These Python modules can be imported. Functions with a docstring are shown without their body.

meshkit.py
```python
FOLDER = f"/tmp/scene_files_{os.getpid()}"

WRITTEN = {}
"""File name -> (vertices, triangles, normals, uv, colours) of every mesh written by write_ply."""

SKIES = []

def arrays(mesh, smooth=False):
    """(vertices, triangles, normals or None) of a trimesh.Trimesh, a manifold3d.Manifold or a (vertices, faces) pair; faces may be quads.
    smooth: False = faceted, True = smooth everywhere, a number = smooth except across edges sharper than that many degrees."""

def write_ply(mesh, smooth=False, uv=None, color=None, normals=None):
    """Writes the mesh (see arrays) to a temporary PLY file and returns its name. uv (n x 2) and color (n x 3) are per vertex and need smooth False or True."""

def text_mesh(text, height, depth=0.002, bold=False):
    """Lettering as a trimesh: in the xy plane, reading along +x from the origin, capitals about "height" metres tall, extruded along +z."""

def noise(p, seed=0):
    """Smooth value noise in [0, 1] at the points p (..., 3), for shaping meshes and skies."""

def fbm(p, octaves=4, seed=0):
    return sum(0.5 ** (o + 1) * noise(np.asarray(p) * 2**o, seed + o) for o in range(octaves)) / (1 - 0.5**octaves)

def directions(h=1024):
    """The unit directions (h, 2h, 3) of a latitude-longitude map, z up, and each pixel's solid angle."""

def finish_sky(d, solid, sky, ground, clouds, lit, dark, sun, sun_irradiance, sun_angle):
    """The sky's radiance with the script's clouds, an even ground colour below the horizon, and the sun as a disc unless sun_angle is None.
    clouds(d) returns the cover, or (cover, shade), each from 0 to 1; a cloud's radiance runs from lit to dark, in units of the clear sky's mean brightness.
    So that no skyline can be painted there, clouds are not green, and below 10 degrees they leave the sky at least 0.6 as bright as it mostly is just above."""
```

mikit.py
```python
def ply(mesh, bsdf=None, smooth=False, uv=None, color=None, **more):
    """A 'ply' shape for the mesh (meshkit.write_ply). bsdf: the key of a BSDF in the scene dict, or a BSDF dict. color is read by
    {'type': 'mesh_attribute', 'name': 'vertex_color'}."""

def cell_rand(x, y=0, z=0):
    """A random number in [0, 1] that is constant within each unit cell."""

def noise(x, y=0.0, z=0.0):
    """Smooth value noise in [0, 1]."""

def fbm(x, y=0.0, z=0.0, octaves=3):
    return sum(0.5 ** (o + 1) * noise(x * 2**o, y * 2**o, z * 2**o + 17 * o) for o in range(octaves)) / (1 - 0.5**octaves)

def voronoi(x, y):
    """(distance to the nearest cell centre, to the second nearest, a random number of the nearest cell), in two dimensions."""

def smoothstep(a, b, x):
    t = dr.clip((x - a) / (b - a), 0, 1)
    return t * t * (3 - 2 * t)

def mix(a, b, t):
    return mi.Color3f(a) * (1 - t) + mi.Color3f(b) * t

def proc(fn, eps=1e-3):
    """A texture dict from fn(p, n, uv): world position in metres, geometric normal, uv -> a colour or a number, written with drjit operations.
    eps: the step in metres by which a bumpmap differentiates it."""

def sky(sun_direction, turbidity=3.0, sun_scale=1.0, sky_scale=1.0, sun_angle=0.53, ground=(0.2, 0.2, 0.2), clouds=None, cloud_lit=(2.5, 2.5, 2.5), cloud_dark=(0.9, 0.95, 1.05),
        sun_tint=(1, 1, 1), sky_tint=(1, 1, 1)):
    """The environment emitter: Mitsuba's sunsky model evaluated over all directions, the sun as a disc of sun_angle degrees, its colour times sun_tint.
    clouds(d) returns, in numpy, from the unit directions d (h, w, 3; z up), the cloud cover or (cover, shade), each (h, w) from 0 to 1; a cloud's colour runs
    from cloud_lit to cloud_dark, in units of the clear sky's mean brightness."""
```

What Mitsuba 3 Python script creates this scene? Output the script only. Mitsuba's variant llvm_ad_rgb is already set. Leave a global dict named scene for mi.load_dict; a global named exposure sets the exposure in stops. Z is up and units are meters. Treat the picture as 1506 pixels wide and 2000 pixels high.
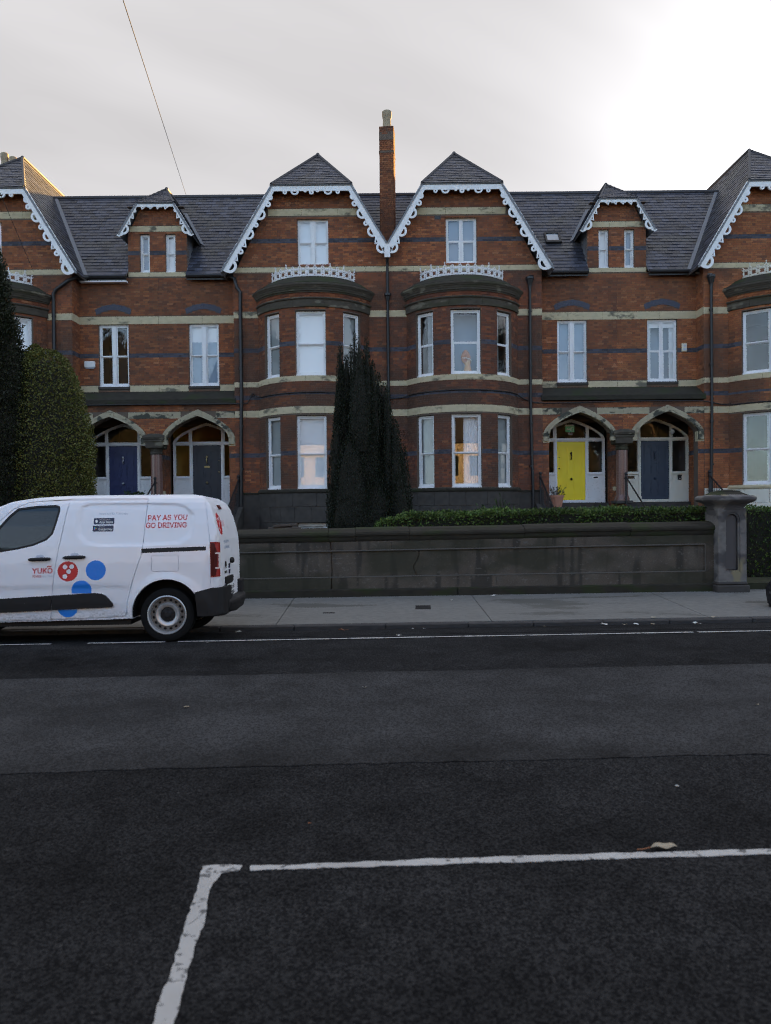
import math, numpy as np, trimesh, manifold3d as m3, shapely, mitsuba as mi, drjit as dr
import mikit, meshkit
from mikit import proc, noise, fbm, voronoi, cell_rand, smoothstep, mix
from shapely.geometry import Polygon, LineString, Point, box as sbox, MultiPolygon
from shapely.ops import unary_union
from shapely import affinity

T4 = mi.ScalarTransform4f
scene, labels = {}, {}
RS = np.random.RandomState

# ------------------------------------------------------------------ camera, sky, exposure
EYE = np.array([0.0, 0.0, 1.61])
PITCH, ROLL = math.atan(15 / 1500), 0.010
scene['camera'] = {
    'type': 'thinlens', 'fov': math.degrees(2 * math.atan(753 / 1500)), 'fov_axis': 'x',
    'aperture_radius': 0.0055, 'focus_distance': 15.0, 'near_clip': 0.05, 'far_clip': 3000.0,
    'to_world': T4().look_at(origin=EYE.tolist(), target=[0, math.cos(PITCH), 1.61 - math.sin(PITCH)], up=[ROLL, 0, 1])}
SUN = np.array([0.55, 0.79, 0.285]); SUN = SUN / np.linalg.norm(SUN)


def cloud_cover(d):
    x, y, z = d[..., 0], d[..., 1], np.maximum(d[..., 2], 0.0)
    k = 1.0 / (z + 0.35)
    a, b = x * k, y * k
    r, q = 0.88 * a + 0.47 * b, -0.47 * a + 0.88 * b
    p = np.stack([r * 1.6, q * 6.0, np.zeros_like(r)], -1)
    n = meshkit.fbm(p + 3.1, 5, 11)
    n2 = meshkit.fbm(np.stack([r * 0.9, q * 1.4, z * 0], -1) + 9.7, 3, 5)
    mu = (d * SUN).sum(-1)
    glow = 0.85 * np.clip((mu - 0.45) / 0.55, 0, 1) ** 14
    back = np.clip((0.15 - y) / 0.7, 0, 1)
    shade = np.clip(0.86 - glow - 0.40 * back + 0.24 * (n - 0.5) + 0.10 * (n2 - 0.5), 0, 1)
    v = np.clip((y + 0.55) / 0.75, 0, 1)
    cover = np.clip(0.30 + 0.70 * v * v * (3 - 2 * v) + (1 - v) * 1.3 * (n - 0.5), 0, 1)
    return cover, shade


SKY = dict(turbidity=3.0, sun_scale=1.3, sun_angle=2.0, sun_tint=(1.0, 0.80, 0.48), ground=(0.06, 0.06, 0.06),
           cloud_lit=(1.95, 1.92, 1.95), cloud_dark=(0.535, 0.520, 0.524), sky_tint=(0.92, 0.98, 1.10))
scene['daylight'] = mikit.sky(SUN.tolist(), clouds=cloud_cover, **SKY)
exposure = 4.0

# ------------------------------------------------------------------ materials
def flat(name, rgb, rough=0.8, **more):
    scene[name] = {'type': 'twosided', 'b': {'type': 'principled', 'base_color': {'type': 'rgb', 'value': list(rgb)}, 'roughness': rough, **more}}


def tex(name, fn, rough=0.85, bump=None, bscale=0.004, eps=2e-3, **more):
    b = {'type': 'principled', 'base_color': proc(fn), 'roughness': rough, **more}
    if bump is not None:
        b = {'type': 'bumpmap', 't': proc(bump, eps), 'scale': bscale, 'b': b}
    scene[name] = {'type': 'twosided', 'b': b}


VC = {'type': 'mesh_attribute', 'name': 'vertex_color'}
for nm, rg, sp in (('brick', 0.9, 0.25), ('slate', 0.42, 0.5), ('leaf', 0.55, 0.35)):
    scene[nm] = {'type': 'twosided', 'b': {'type': 'principled', 'base_color': VC, 'roughness': rg, 'specular': sp}}
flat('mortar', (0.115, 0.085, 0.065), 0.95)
flat('cream_paint', (0.62, 0.60, 0.52), 0.45)
flat('black_iron', (0.012, 0.012, 0.014), 0.45)
flat('lead', (0.16, 0.165, 0.18), 0.5)
flat('yellow_paint', (0.84, 0.66, 0.014), 0.4)
flat('blue_paint', (0.004, 0.014, 0.085), 0.42)
flat('grey_paint', (0.030, 0.035, 0.047), 0.4)
flat('slate_blue_paint', (0.020, 0.034, 0.062), 0.45)
flat('brass', (0.55, 0.42, 0.2), 0.3, metallic=0.9)
flat('dark_bronze', (0.05, 0.025, 0.01), 0.4, metallic=0.5)
flat('blue_cloth', (0.24, 0.31, 0.39), 0.9)
flat('grey_cloth', (0.24, 0.27, 0.275), 0.9)
flat('white_cloth', (0.72, 0.74, 0.76), 0.9)
flat('peach_cloth', (0.74, 0.52, 0.42), 0.9)
flat('orange_cloth', (0.62, 0.20, 0.05), 0.9)
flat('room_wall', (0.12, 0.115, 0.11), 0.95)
flat('warm_lit_wall', (0.55, 0.34, 0.06), 0.9)  # mustard wall, the warm light of the lit hall put into its colour
flat('terracotta', (0.36, 0.17, 0.115), 0.85)
flat('plastic_white', (0.66, 0.68, 0.68), 0.5)
flat('plastic_cream', (0.60, 0.56, 0.44), 0.5)
flat('sign_green', (0.06, 0.62, 0.26), 0.5)
flat('carved_wood', (0.42, 0.15, 0.055), 0.8)
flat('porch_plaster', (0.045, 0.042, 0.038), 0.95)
flat('pier_panel', (0.075, 0.068, 0.068), 0.9)
flat('bare_wood', (0.07, 0.055, 0.045), 0.9)
flat('bag_black', (0.010, 0.010, 0.012), 0.3)
flat('litter_white', (0.55, 0.55, 0.52), 0.8)
flat('leaf_brown', (0.34, 0.29, 0.21), 0.8)
flat('leaf_rust', (0.32, 0.13, 0.06), 0.8)
scene['glass'] = {'type': 'thindielectric', 'int_ior': 1.52}
# van
flat('black_plastic', (0.013, 0.013, 0.014), 0.6, specular=0.3)
flat('rubber', (0.010, 0.010, 0.010), 0.9, specular=0.15)
flat('steel_silver', (0.50, 0.50, 0.50), 0.35, metallic=0.6)
flat('dark_glass', (0.010, 0.016, 0.018), 0.06, specular=0.6)
flat('lamp_red', (0.30, 0.010, 0.008), 0.25, clearcoat=0.3)
flat('lamp_dark', (0.07, 0.006, 0.005), 0.45, specular=0.2)
flat('lamp_clear', (0.70, 0.62, 0.58), 0.15)
flat('decal_red', (0.50, 0.025, 0.030), 0.4)
flat('decal_blue', (0.015, 0.19, 0.66), 0.4)
flat('decal_navy', (0.010, 0.016, 0.05), 0.4)
flat('decal_grey', (0.42, 0.47, 0.56), 0.45)
flat('decal_green', (0.05, 0.40, 0.12), 0.4)


def c_stone(p, n, uv):
    a = fbm(p.x * 1.7, p.y * 1.7 + 4, p.z * 3.1, 4)
    b = fbm(p.x * 11, p.y * 11, p.z * 14, 3)
    c = mix((0.52, 0.45, 0.295), (0.38, 0.33, 0.22), b)
    return mix(c, (0.075, 0.072, 0.058), 0.85 * smoothstep(0.60, 0.78, a + 0.25 * (b - 0.5)))


tex('stone', c_stone, 0.9)


def c_dark_stone(p, n, uv):
    a = fbm(p.x * 1.3 + 7, p.y * 1.3, p.z * 4.0, 4)
    b = fbm(p.x * 9, p.y * 9, p.z * 12, 3)
    c = mix((0.034, 0.028, 0.021), (0.078, 0.066, 0.050), b)
    c = mix(c, (0.036, 0.036, 0.016), 0.6 * smoothstep(0.52, 0.66, a))
    return mix(c, (0.17, 0.15, 0.11), 0.7 * smoothstep(0.62, 0.72, fbm(p.x * 2.3, p.y * 2.3 + 3, p.z * 5, 3)))


tex('dark_stone', c_dark_stone, 0.92)


def c_arch(p, n, uv):
    a = fbm(p.x * 2.4, p.y * 2.4 + 8, p.z * 3.0, 4)
    b = fbm(p.x * 13, p.y * 13, p.z * 13, 3)
    c = mix((0.39, 0.34, 0.235), (0.27, 0.235, 0.165), b)
    return mix(c, (0.055, 0.055, 0.042), smoothstep(0.51, 0.64, a + 0.3 * (b - 0.5)))


tex('arch_stone', c_arch, 0.9)


def c_granite(p, n, uv):
    g = cell_rand(p.x * 160, p.y * 160, p.z * 160)
    a = fbm(p.x * 0.9, p.y * 0.9 + 2, p.z * 1.6, 4)
    b = fbm(p.x * 5.1, p.y * 5.1, p.z * 3.1, 4)
    c = mix((0.052, 0.041, 0.031), (0.108, 0.090, 0.071), b) * (0.8 + 0.4 * g)
    k = fbm(p.x * 6.5, p.y * 6.5, p.z * 0.7, 3)
    c = mix(c, (0.024, 0.021, 0.017), 0.75 * smoothstep(0.52, 0.66, k))
    c = mix(c, (0.16, 0.15, 0.14), smoothstep(0.70, 0.74, fbm(p.x * 24, p.y * 24, p.z * 24, 2)) * 0.3)
    return mix(c, (0.028, 0.027, 0.015), 0.8 * smoothstep(0.46, 0.66, a))


def b_rough(p, n, uv):
    return fbm(p.x * 28, p.y * 28, p.z * 28, 4)


tex('granite', c_granite, 0.9, b_rough, 0.008)


def c_moss(p, n, uv):
    b = fbm(p.x * 7, p.y * 7, p.z * 9, 4)
    c = mix((0.015, 0.012, 0.009), (0.034, 0.030, 0.020), b)
    return mix(c, (0.022, 0.027, 0.009), smoothstep(0.5, 0.7, fbm(p.x * 2.2, p.y * 2.2, p.z * 4, 3)))


tex('mossy_stone', c_moss, 0.95, b_rough, 0.01)


def c_pier(p, n, uv):
    a = fbm(p.x * 2.6 + 5, p.y * 2.6, p.z * 3.4, 4)
    b = fbm(p.x * 14, p.y * 14, p.z * 14, 3)
    c = mix((0.105, 0.096, 0.092), (0.185, 0.172, 0.158), b)
    c = mix(c, (0.065, 0.060, 0.060), smoothstep(0.47, 0.60, a))
    return mix(c, (0.20, 0.17, 0.105), smoothstep(0.60, 0.70, fbm(p.x * 3.7, p.y * 3.7 + 9, p.z * 2.2, 3)))


tex('pier_stone', c_pier, 0.9, b_rough, 0.006)


def c_plinth(p, n, uv):
    b = fbm(p.x * 6, p.y * 6, p.z * 6, 4)
    return mix((0.026, 0.023, 0.021), (0.066, 0.058, 0.051), b)


tex('plinth_granite', c_plinth, 0.85)


def grit(p, k):
    return 0.45 * noise(p.x * k, p.y * k, 1) + 0.35 * noise(p.x * k * 2.1 + 7, p.y * k * 2.1, 2) + 0.20 * noise(p.x * k * 4.3, p.y * k * 4.3 + 3, 3)


def c_asphalt(p, n, uv):
    g = grit(p, 105)
    r = cell_rand(p.x * 34, p.y * 34)
    a = fbm(p.x * 0.55, p.y * 1.6, 0, 4)
    b = fbm(p.x * 5, p.y * 5, 1, 3)
    d = fbm(p.x * 0.23 + 5, p.y * 0.9, 3, 3)
    c = mix((0.009, 0.009, 0.010), (0.050, 0.049, 0.049), smoothstep(0.26, 0.82, g))
    c = mix(c, (0.095, 0.088, 0.080), smoothstep(0.74, 0.80, g) * smoothstep(0.90, 0.94, r))
    return c * (0.22 + 0.5 * a + 0.5 * (b - 0.5) + 0.45 * d)


def b_asphalt(p, n, uv):
    return grit(p, 105)


tex('asphalt', c_asphalt, 0.88, b_asphalt, 0.006, 1e-3, specular=0.08)


def c_patch(p, n, uv):
    g = grit(p, 85)
    a = fbm(p.x * 0.5 + 3, p.y * 1.5, 0, 4)
    b = fbm(p.x * 3.5, p.y * 3.5, 2, 4)
    d = fbm(p.x * 0.14, p.y * 1.3 + 4, 5, 4)
    c = mix((0.020, 0.020, 0.021), (0.062, 0.062, 0.064), smoothstep(0.28, 0.74, g))
    c = c * (0.18 + 0.5 * a + 0.6 * (b - 0.5) + 0.68 * d)
    return mix(c, (0.008, 0.008, 0.0085), 0.25 * smoothstep(0.62, 0.76, fbm(p.x * 0.9, p.y * 0.5, 8, 4)))


def b_patch(p, n, uv):
    return grit(p, 85)


tex('asphalt_patch', c_patch, 0.78, b_patch, 0.004, 1e-3, specular=0.15)


def c_pave(p, n, uv):
    a = fbm(p.x * 0.8, p.y * 2.4, 0, 4)
    b = fbm(p.x * 16, p.y * 16, 0, 3)
    c = mix((0.105, 0.104, 0.098), (0.150, 0.147, 0.138), b)
    return mix(c, (0.040, 0.040, 0.034), 0.6 * smoothstep(0.56, 0.70, a + 0.2 * (b - 0.5)))


tex('concrete', c_pave, 0.75)


def c_kerb(p, n, uv):
    b = fbm(p.x * 12, p.y * 12, p.z * 20, 3)
    return mix((0.022, 0.021, 0.022), (0.050, 0.047, 0.046), b)


tex('kerb_granite', c_kerb, 0.8)


def c_roadpaint(p, n, uv):
    a = fbm(p.x * 34, p.y * 34, 0, 3)
    b = fbm(p.x * 5, p.y * 5, 0, 3)
    c = mix((0.46, 0.45, 0.43), (0.34, 0.33, 0.315), b)
    return mix(c, (0.12, 0.118, 0.115), smoothstep(0.63, 0.74, a))


tex('road_paint', c_roadpaint, 0.75)


def c_soil(p, n, uv):
    return mix((0.018, 0.014, 0.010), (0.035, 0.040, 0.016), fbm(p.x * 3, p.y * 3, 0, 4))


tex('soil', c_soil, 0.95)


def c_column(p, n, uv):
    r = cell_rand(p.x * 110, p.y * 110, p.z * 110)
    return mix((0.125, 0.062, 0.052), (0.21, 0.120, 0.10), r)


tex('polished_granite', c_column, 0.25)


def c_white(p, n, uv):
    a = fbm(p.x * 3, p.y * 3, p.z * 2, 4)
    b = fbm(p.x * 23, p.y * 23, p.z * 23, 3)
    c = mix((0.74, 0.75, 0.77), (0.66, 0.665, 0.67), a)
    return mix(c, (0.40, 0.39, 0.36), 0.35 * smoothstep(0.62, 0.80, b + 0.2 * (a - 0.5)))


tex('white_paint', c_white, 0.42)


def c_van(p, n, uv):
    b = fbm(p.x * 7, p.y * 7, p.z * 9, 4)
    g = fbm(p.x * 60, p.y * 60, p.z * 60, 2)
    low = smoothstep(0.44, 0.30, p.z + 0.22 * (b - 0.5))
    c = mi.Color3f(0.72, 0.73, 0.77)
    return mix(c, (0.22, 0.20, 0.175), low * smoothstep(0.30, 0.80, g) * 0.5)


tex('van_white', c_van, 0.30, clearcoat=0.8, clearcoat_gloss=0.92)

# ------------------------------------------------------------------ mesh helpers
def cat(parts):
    vs, fs, k = [], [], 0
    for v, f in parts:
        vs.append(np.asarray(v, float)); fs.append(np.asarray(f, int) + k); k += len(vs[-1])
    return np.vstack(vs), np.vstack(fs)


def quads(q):
    q = np.asarray(q, int)
    return np.vstack([q[:, [0, 1, 2]], q[:, [0, 2, 3]]])


BOXF = quads([[0, 3, 2, 1], [4, 5, 6, 7], [0, 1, 5, 4], [1, 2, 6, 5], [2, 3, 7, 6], [3, 0, 4, 7]])


def bx(x0, x1, y0, y1, z0, z1):
    return np.array([[x0, y0, z0], [x1, y0, z0], [x1, y1, z0], [x0, y1, z0], [x0, y0, z1], [x1, y0, z1], [x1, y1, z1], [x0, y1, z1]], float), BOXF


def bev(x0, x1, y0, y1, z0, z1, b=0.01):
    """A box with chamfered edges."""
    pts = []
    for sx, sy, sz in np.ndindex(2, 2, 2):
        X, Y, Z = (x0, x1)[sx], (y0, y1)[sy], (z0, z1)[sz]
        dx, dy, dz = (b if sx == 0 else -b), (b if sy == 0 else -b), (b if sz == 0 else -b)
        pts += [[X, Y + dy, Z + dz], [X + dx, Y, Z + dz], [X + dx, Y + dy, Z]]
    h = trimesh.convex.convex_hull(np.array(pts))
    return np.array(h.vertices), np.array(h.faces)


def mp(m, fn):
    return np.asarray(fn(m[0]), float), m[1]


def extr(poly, t):
    """Extrude a shapely polygon (or several) in x, y by t along +z."""
    out = []
    for g in getattr(poly, 'geoms', [poly]):
        if g.geom_type == 'Polygon' and g.area > 1e-6:
            m = trimesh.creation.extrude_polygon(g, t, engine='earcut')
            out.append((np.array(m.vertices), np.array(m.faces)))
    return cat(out)


def tube(pts, r, n=8, cap=True):
    pts = np.asarray(pts, float)
    rs = np.broadcast_to(np.asarray(r, float), (len(pts),))
    d = np.gradient(pts, axis=0)
    d /= np.linalg.norm(d, axis=1, keepdims=True) + 1e-12
    u = np.cross(d[0], [0, 0, 1.0])
    if np.linalg.norm(u) < 1e-3:
        u = np.cross(d[0], [1.0, 0, 0])
    V = []
    for i in range(len(pts)):
        u = u - d[i] * (u @ d[i]); u /= np.linalg.norm(u)
        w = np.cross(d[i], u)
        a = np.arange(n) * 2 * math.pi / n
        V.append(pts[i] + rs[i] * (np.cos(a)[:, None] * u + np.sin(a)[:, None] * w))
    V = np.vstack(V)
    q = [[i * n + k, i * n + (k + 1) % n, (i + 1) * n + (k + 1) % n, (i + 1) * n + k] for i in range(len(pts) - 1) for k in range(n)]
    F = quads(q)
    if cap:
        c0, c1 = len(V), len(V) + 1
        V = np.vstack([V, pts[0], pts[-1]]); e = (len(pts) - 1) * n
        F = np.vstack([F, [[c0, (k + 1) % n, k] for k in range(n)], [[c1, e + k, e + (k + 1) % n] for k in range(n)]])
    return V, F


def lathe(prof, n=24, c=(0, 0, 0), a0=0.0, a1=2 * math.pi):
    """Revolve a profile of (r, z) about the vertical through c."""
    prof = np.asarray(prof, float)
    full = abs(a1 - a0 - 2 * math.pi) < 1e-6
    m = n if full else n + 1
    a = a0 + (a1 - a0) * np.arange(m) / n
    V = np.stack([prof[None, :, 0] * np.cos(a)[:, None], prof[None, :, 0] * np.sin(a)[:, None], np.broadcast_to(prof[None, :, 1], (m, len(prof)))], -1).reshape(-1, 3) + np.asarray(c, float)
    k = len(prof)
    q = [[i * k + j, ((i + 1) % m) * k + j, ((i + 1) % m) * k + j + 1, i * k + j + 1] for i in range(n) for j in range(k - 1)]
    return V, quads(q)


def blob(c, r, sub=3, amp=0.0, f=3.0, seed=0):
    m = trimesh.creation.icosphere(subdivisions=sub)
    v = np.array(m.vertices)
    if amp:
        v = v * (1 + amp * (meshkit.fbm(v * f + 20, 3, seed) - 0.5)[:, None] * 2)
    return v * np.asarray(r, float) + np.asarray(c, float), np.array(m.faces)


def put(key, mesh, bsdf, smooth=False, color=None, label=None, cat=None, group=None, kind=None):
    m = trimesh.Trimesh(mesh[0], mesh[1], process=False)
    scene[key] = mikit.ply(m, bsdf, smooth=smooth, color=color)
    tag(key, label, cat, group, kind)
    return key


def tag(key, label=None, cat=None, group=None, kind=None):
    d = {k: v for k, v in (('label', label), ('category', cat), ('group', group), ('kind', kind)) if v}
    if d:
        labels[key] = d


USED = {}


def nk(base):
    """base, then base_001, base_002 and so on."""
    i = USED.get(base, -1) + 1
    USED[base] = i
    return base if i == 0 else f'{base}_{i:03d}'


# ------------------------------------------------------------------ bricks, slates, leaves
def intervals(poly, z, horizontal=(-50.0, 50.0)):
    g = poly.intersection(LineString([(horizontal[0], z), (horizontal[1], z)]))
    return [(s.bounds[0], s.bounds[2]) for s in getattr(g, 'geoms', [g]) if s.geom_type == 'LineString' and s.length > 0.02]


PALETTE = np.array([[0.250, 0.088, 0.040], [0.205, 0.066, 0.034], [0.285, 0.112, 0.052], [0.165, 0.056, 0.034], [0.105, 0.044, 0.034], [0.075, 0.040, 0.036], [0.33, 0.15, 0.085]])


def lay_bricks(poly, fmap, seed, w, tint=(1, 1, 1), bands=(), proud=0.007, soot=0.5):
    rng = RS(seed)
    shapely.prepare(poly)
    x0, z0, x1, z1 = poly.bounds
    U0, U1, Z, K, J = [], [], [], [], []
    for k in range(int(z0 / 0.075), int(z1 / 0.075) + 1):
        z = (k + 0.5) * 0.075
        blue = any(a <= z <= b for a, b in bands)
        for a, b in intervals(poly, z, (x0 - 1, x1 + 1)):
            s = math.floor((a - 0.4) / 0.335) * 0.335 + (k % 2) * 0.168
            while s < b:
                for L in (0.215, 0.10):
                    u0, u1 = max(s, a), min(s + L, b)
                    if u1 - u0 > 0.018:
                        U0.append(u0); U1.append(u1); Z.append(k * 0.075); K.append(blue); J.append(L < 0.2)
                    s += L + 0.010
    if not U0:
        return None
    U0, U1, Z, K, J = map(np.array, (U0, U1, Z, K, J))
    n = len(U0)
    C = PALETTE[rng.choice(len(PALETTE), n, p=w)]
    C = (0.58 * C + 0.42 * C.mean(0)) * np.array([1.28, 1.28, 1.14]) * rng.uniform(0.88, 1.13, (n, 1))
    C[J] *= 0.93
    C = C * np.asarray(tint)
    P = fmap((U0 + U1) / 2, Z, np.zeros(n))
    st = meshkit.fbm(np.asarray(P) * [0.7, 0.7, 0.55] + 13.3, 4, 3)
    dirt = np.clip((st - 0.5) * 5 + 0.42, 0, 1)[:, None] * soot
    C = C * (1 - dirt) + np.array([0.062, 0.040, 0.030]) * dirt
    B = np.array([0.058, 0.060, 0.078]) * rng.uniform(0.7, 1.35, (n, 1))
    C = np.where(K[:, None], B, C)
    zt = Z + 0.065
    o = proud + rng.uniform(-0.003, 0.003, n)
    zz = np.zeros(n) - 0.004
    cols = [(U0, Z, zz), (U1, Z, zz), (U1, zt, zz), (U0, zt, zz), (U0, Z, o), (U1, Z, o), (U1, zt, o), (U0, zt, o)]
    V = np.stack([fmap(*c) for c in cols], 1).reshape(-1, 3)
    f = quads([[4, 5, 6, 7], [0, 1, 5, 4], [1, 2, 6, 5], [2, 3, 7, 6], [3, 0, 4, 7]])
    F = (f[None] + 8 * np.arange(n)[:, None, None]).reshape(-1, 3)
    return V, F, np.repeat(C, 8, 0)


def slates(o, e1, e2, poly, seed, tone=(0.036, 0.040, 0.057), w=0.27, gauge=0.20):
    """Slates on the plane o + a e1 + b e2 wherever (a, b) lies in poly."""
    rng = RS(seed)
    o, e1, e2 = (np.asarray(v, float) for v in (o, e1, e2))
    e1 = e1 / np.linalg.norm(e1); e2 = e2 / np.linalg.norm(e2)
    nn = np.cross(e1, e2)
    nn = nn if nn[2] > 0 else -nn
    a0, b0, a1, b1 = poly.bounds
    R = []
    for k in range(int((b1 - b0) / gauge) + 1):
        b = b0 + k * gauge
        for u0, u1 in intervals(poly, b + gauge * 0.5, (a0 - 1, a1 + 1)):
            s = math.floor(u0 / w - 1) * w + (k % 2) * w / 2
            while s < u1:
                p, q = max(s + 0.004, u0), min(s + w - 0.004, u1)
                if q - p > 0.03:
                    R.append((p, q, b + rng.uniform(-0.008, 0.008), min(b + gauge * 1.25, b1)))
                s += w
    R = np.array(R)
    n = len(R)
    lift = 0.024 + rng.uniform(-0.005, 0.008, n)
    tw = rng.uniform(-0.003, 0.003, n)
    P = lambda a, b, h: o + a[:, None] * e1 + b[:, None] * e2 + h[:, None] * nn
    z = np.zeros(n)
    V = np.stack([P(R[:, 0], R[:, 2], lift - 0.016), P(R[:, 1], R[:, 2], lift - 0.016), P(R[:, 1], R[:, 2], lift + tw), P(R[:, 0], R[:, 2], lift - tw),
                  P(R[:, 0], R[:, 3], z + 0.003), P(R[:, 1], R[:, 3], z + 0.003)], 1).reshape(-1, 3)
    f = np.vstack([quads([[0, 1, 2, 3], [3, 2, 5, 4]]), [[0, 3, 4], [1, 5, 2]]])
    F = (f[None] + 6 * np.arange(n)[:, None, None]).reshape(-1, 3)
    C = np.asarray(tone) * rng.uniform(0.55, 1.5, (n, 1))
    mid = V.reshape(n, 6, 3).mean(1)
    lich = np.clip((meshkit.fbm(mid * 0.9 + 31, 4, 8) - 0.52) * 6, 0, 0.7)[:, None]
    C = C * (1 - lich) + np.array([0.050, 0.049, 0.048]) * lich * rng.uniform(0.7, 1.3, (n, 1))
    return V, F, np.repeat(C, 6, 0)


def leaf_quads(P, N, size, seed, cols, slim=0.5, spread=0.9):
    """One folded leaf per point, its axis near N, sizes and tones varied."""
    rng = RS(seed)
    n = len(P)
    A = N + rng.normal(0, spread, (n, 3)); A /= np.linalg.norm(A, axis=1, keepdims=True)
    B = np.cross(A, rng.normal(0, 1, (n, 3))); B /= np.linalg.norm(B, axis=1, keepdims=True)
    Cn = np.cross(A, B)
    L = (size * rng.uniform(0.6, 1.35, n))[:, None]
    W = L * slim * 0.5
    V = np.stack([P, P + A * L * 0.5 + B * W + Cn * L * 0.06, P + A * L, P + A * L * 0.5 - B * W + Cn * L * 0.06], 1).reshape(-1, 3)
    F = (np.array([[0, 1, 2], [0, 2, 3]])[None] + 4 * np.arange(n)[:, None, None]).reshape(-1, 3)
    cols = np.asarray(cols)
    C = cols[rng.randint(0, len(cols), n)] * rng.uniform(0.65, 1.3, (n, 1))
    return V, F, np.repeat(C, 4, 0)


def cat_c(parts):
    v, f = cat([(a, b) for a, b, _ in parts])
    return v, f, np.vstack([c for _, _, c in parts])


# the street runs at a slight angle to the house fronts: s along it, t across it
PHI = 0.048
CS, SN = math.cos(PHI), math.sin(PHI)


def road_z(t):
    t = np.asarray(t, float)
    return np.where(t > 9.0, -0.16 * (np.clip(t - 9.0, 0, 1.85) / 1.85) ** 1.5, 0.0)


def st(s, t, z):
    s, t, z = np.broadcast_arrays(*(np.asarray(v, float) for v in (s, t, z)))
    return np.stack([s * CS - t * SN, s * SN + t * CS, z], -1)


def to_street(v):
    return st(v[:, 0], v[:, 1], v[:, 2])

# ------------------------------------------------------------------ ground, road, pavement
def grid(u, v, fn):
    U, Vv = np.meshgrid(u, v, indexing='ij')
    P = fn(U.ravel(), Vv.ravel())
    m, n = len(u), len(v)
    q = [[i * n + j, (i + 1) * n + j, (i + 1) * n + j + 1, i * n + j + 1] for i in range(m - 1) for j in range(n - 1)]
    return np.asarray(P, float), quads(q)


put('ground', bx(-900, 900, -900, 900, -0.80, -0.60), 'soil', label='dark open ground around and behind the street', kind='structure')
tv = np.concatenate([np.linspace(-14, 9, 12), np.linspace(9.2, 10.86, 12)])
put('road', grid(np.linspace(-80, 80, 9), tv, lambda s, t: st(s, t, road_z(t))), 'asphalt', True, label='dark coarse asphalt road in front of the houses', kind='structure')
rng = RS(3)


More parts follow.
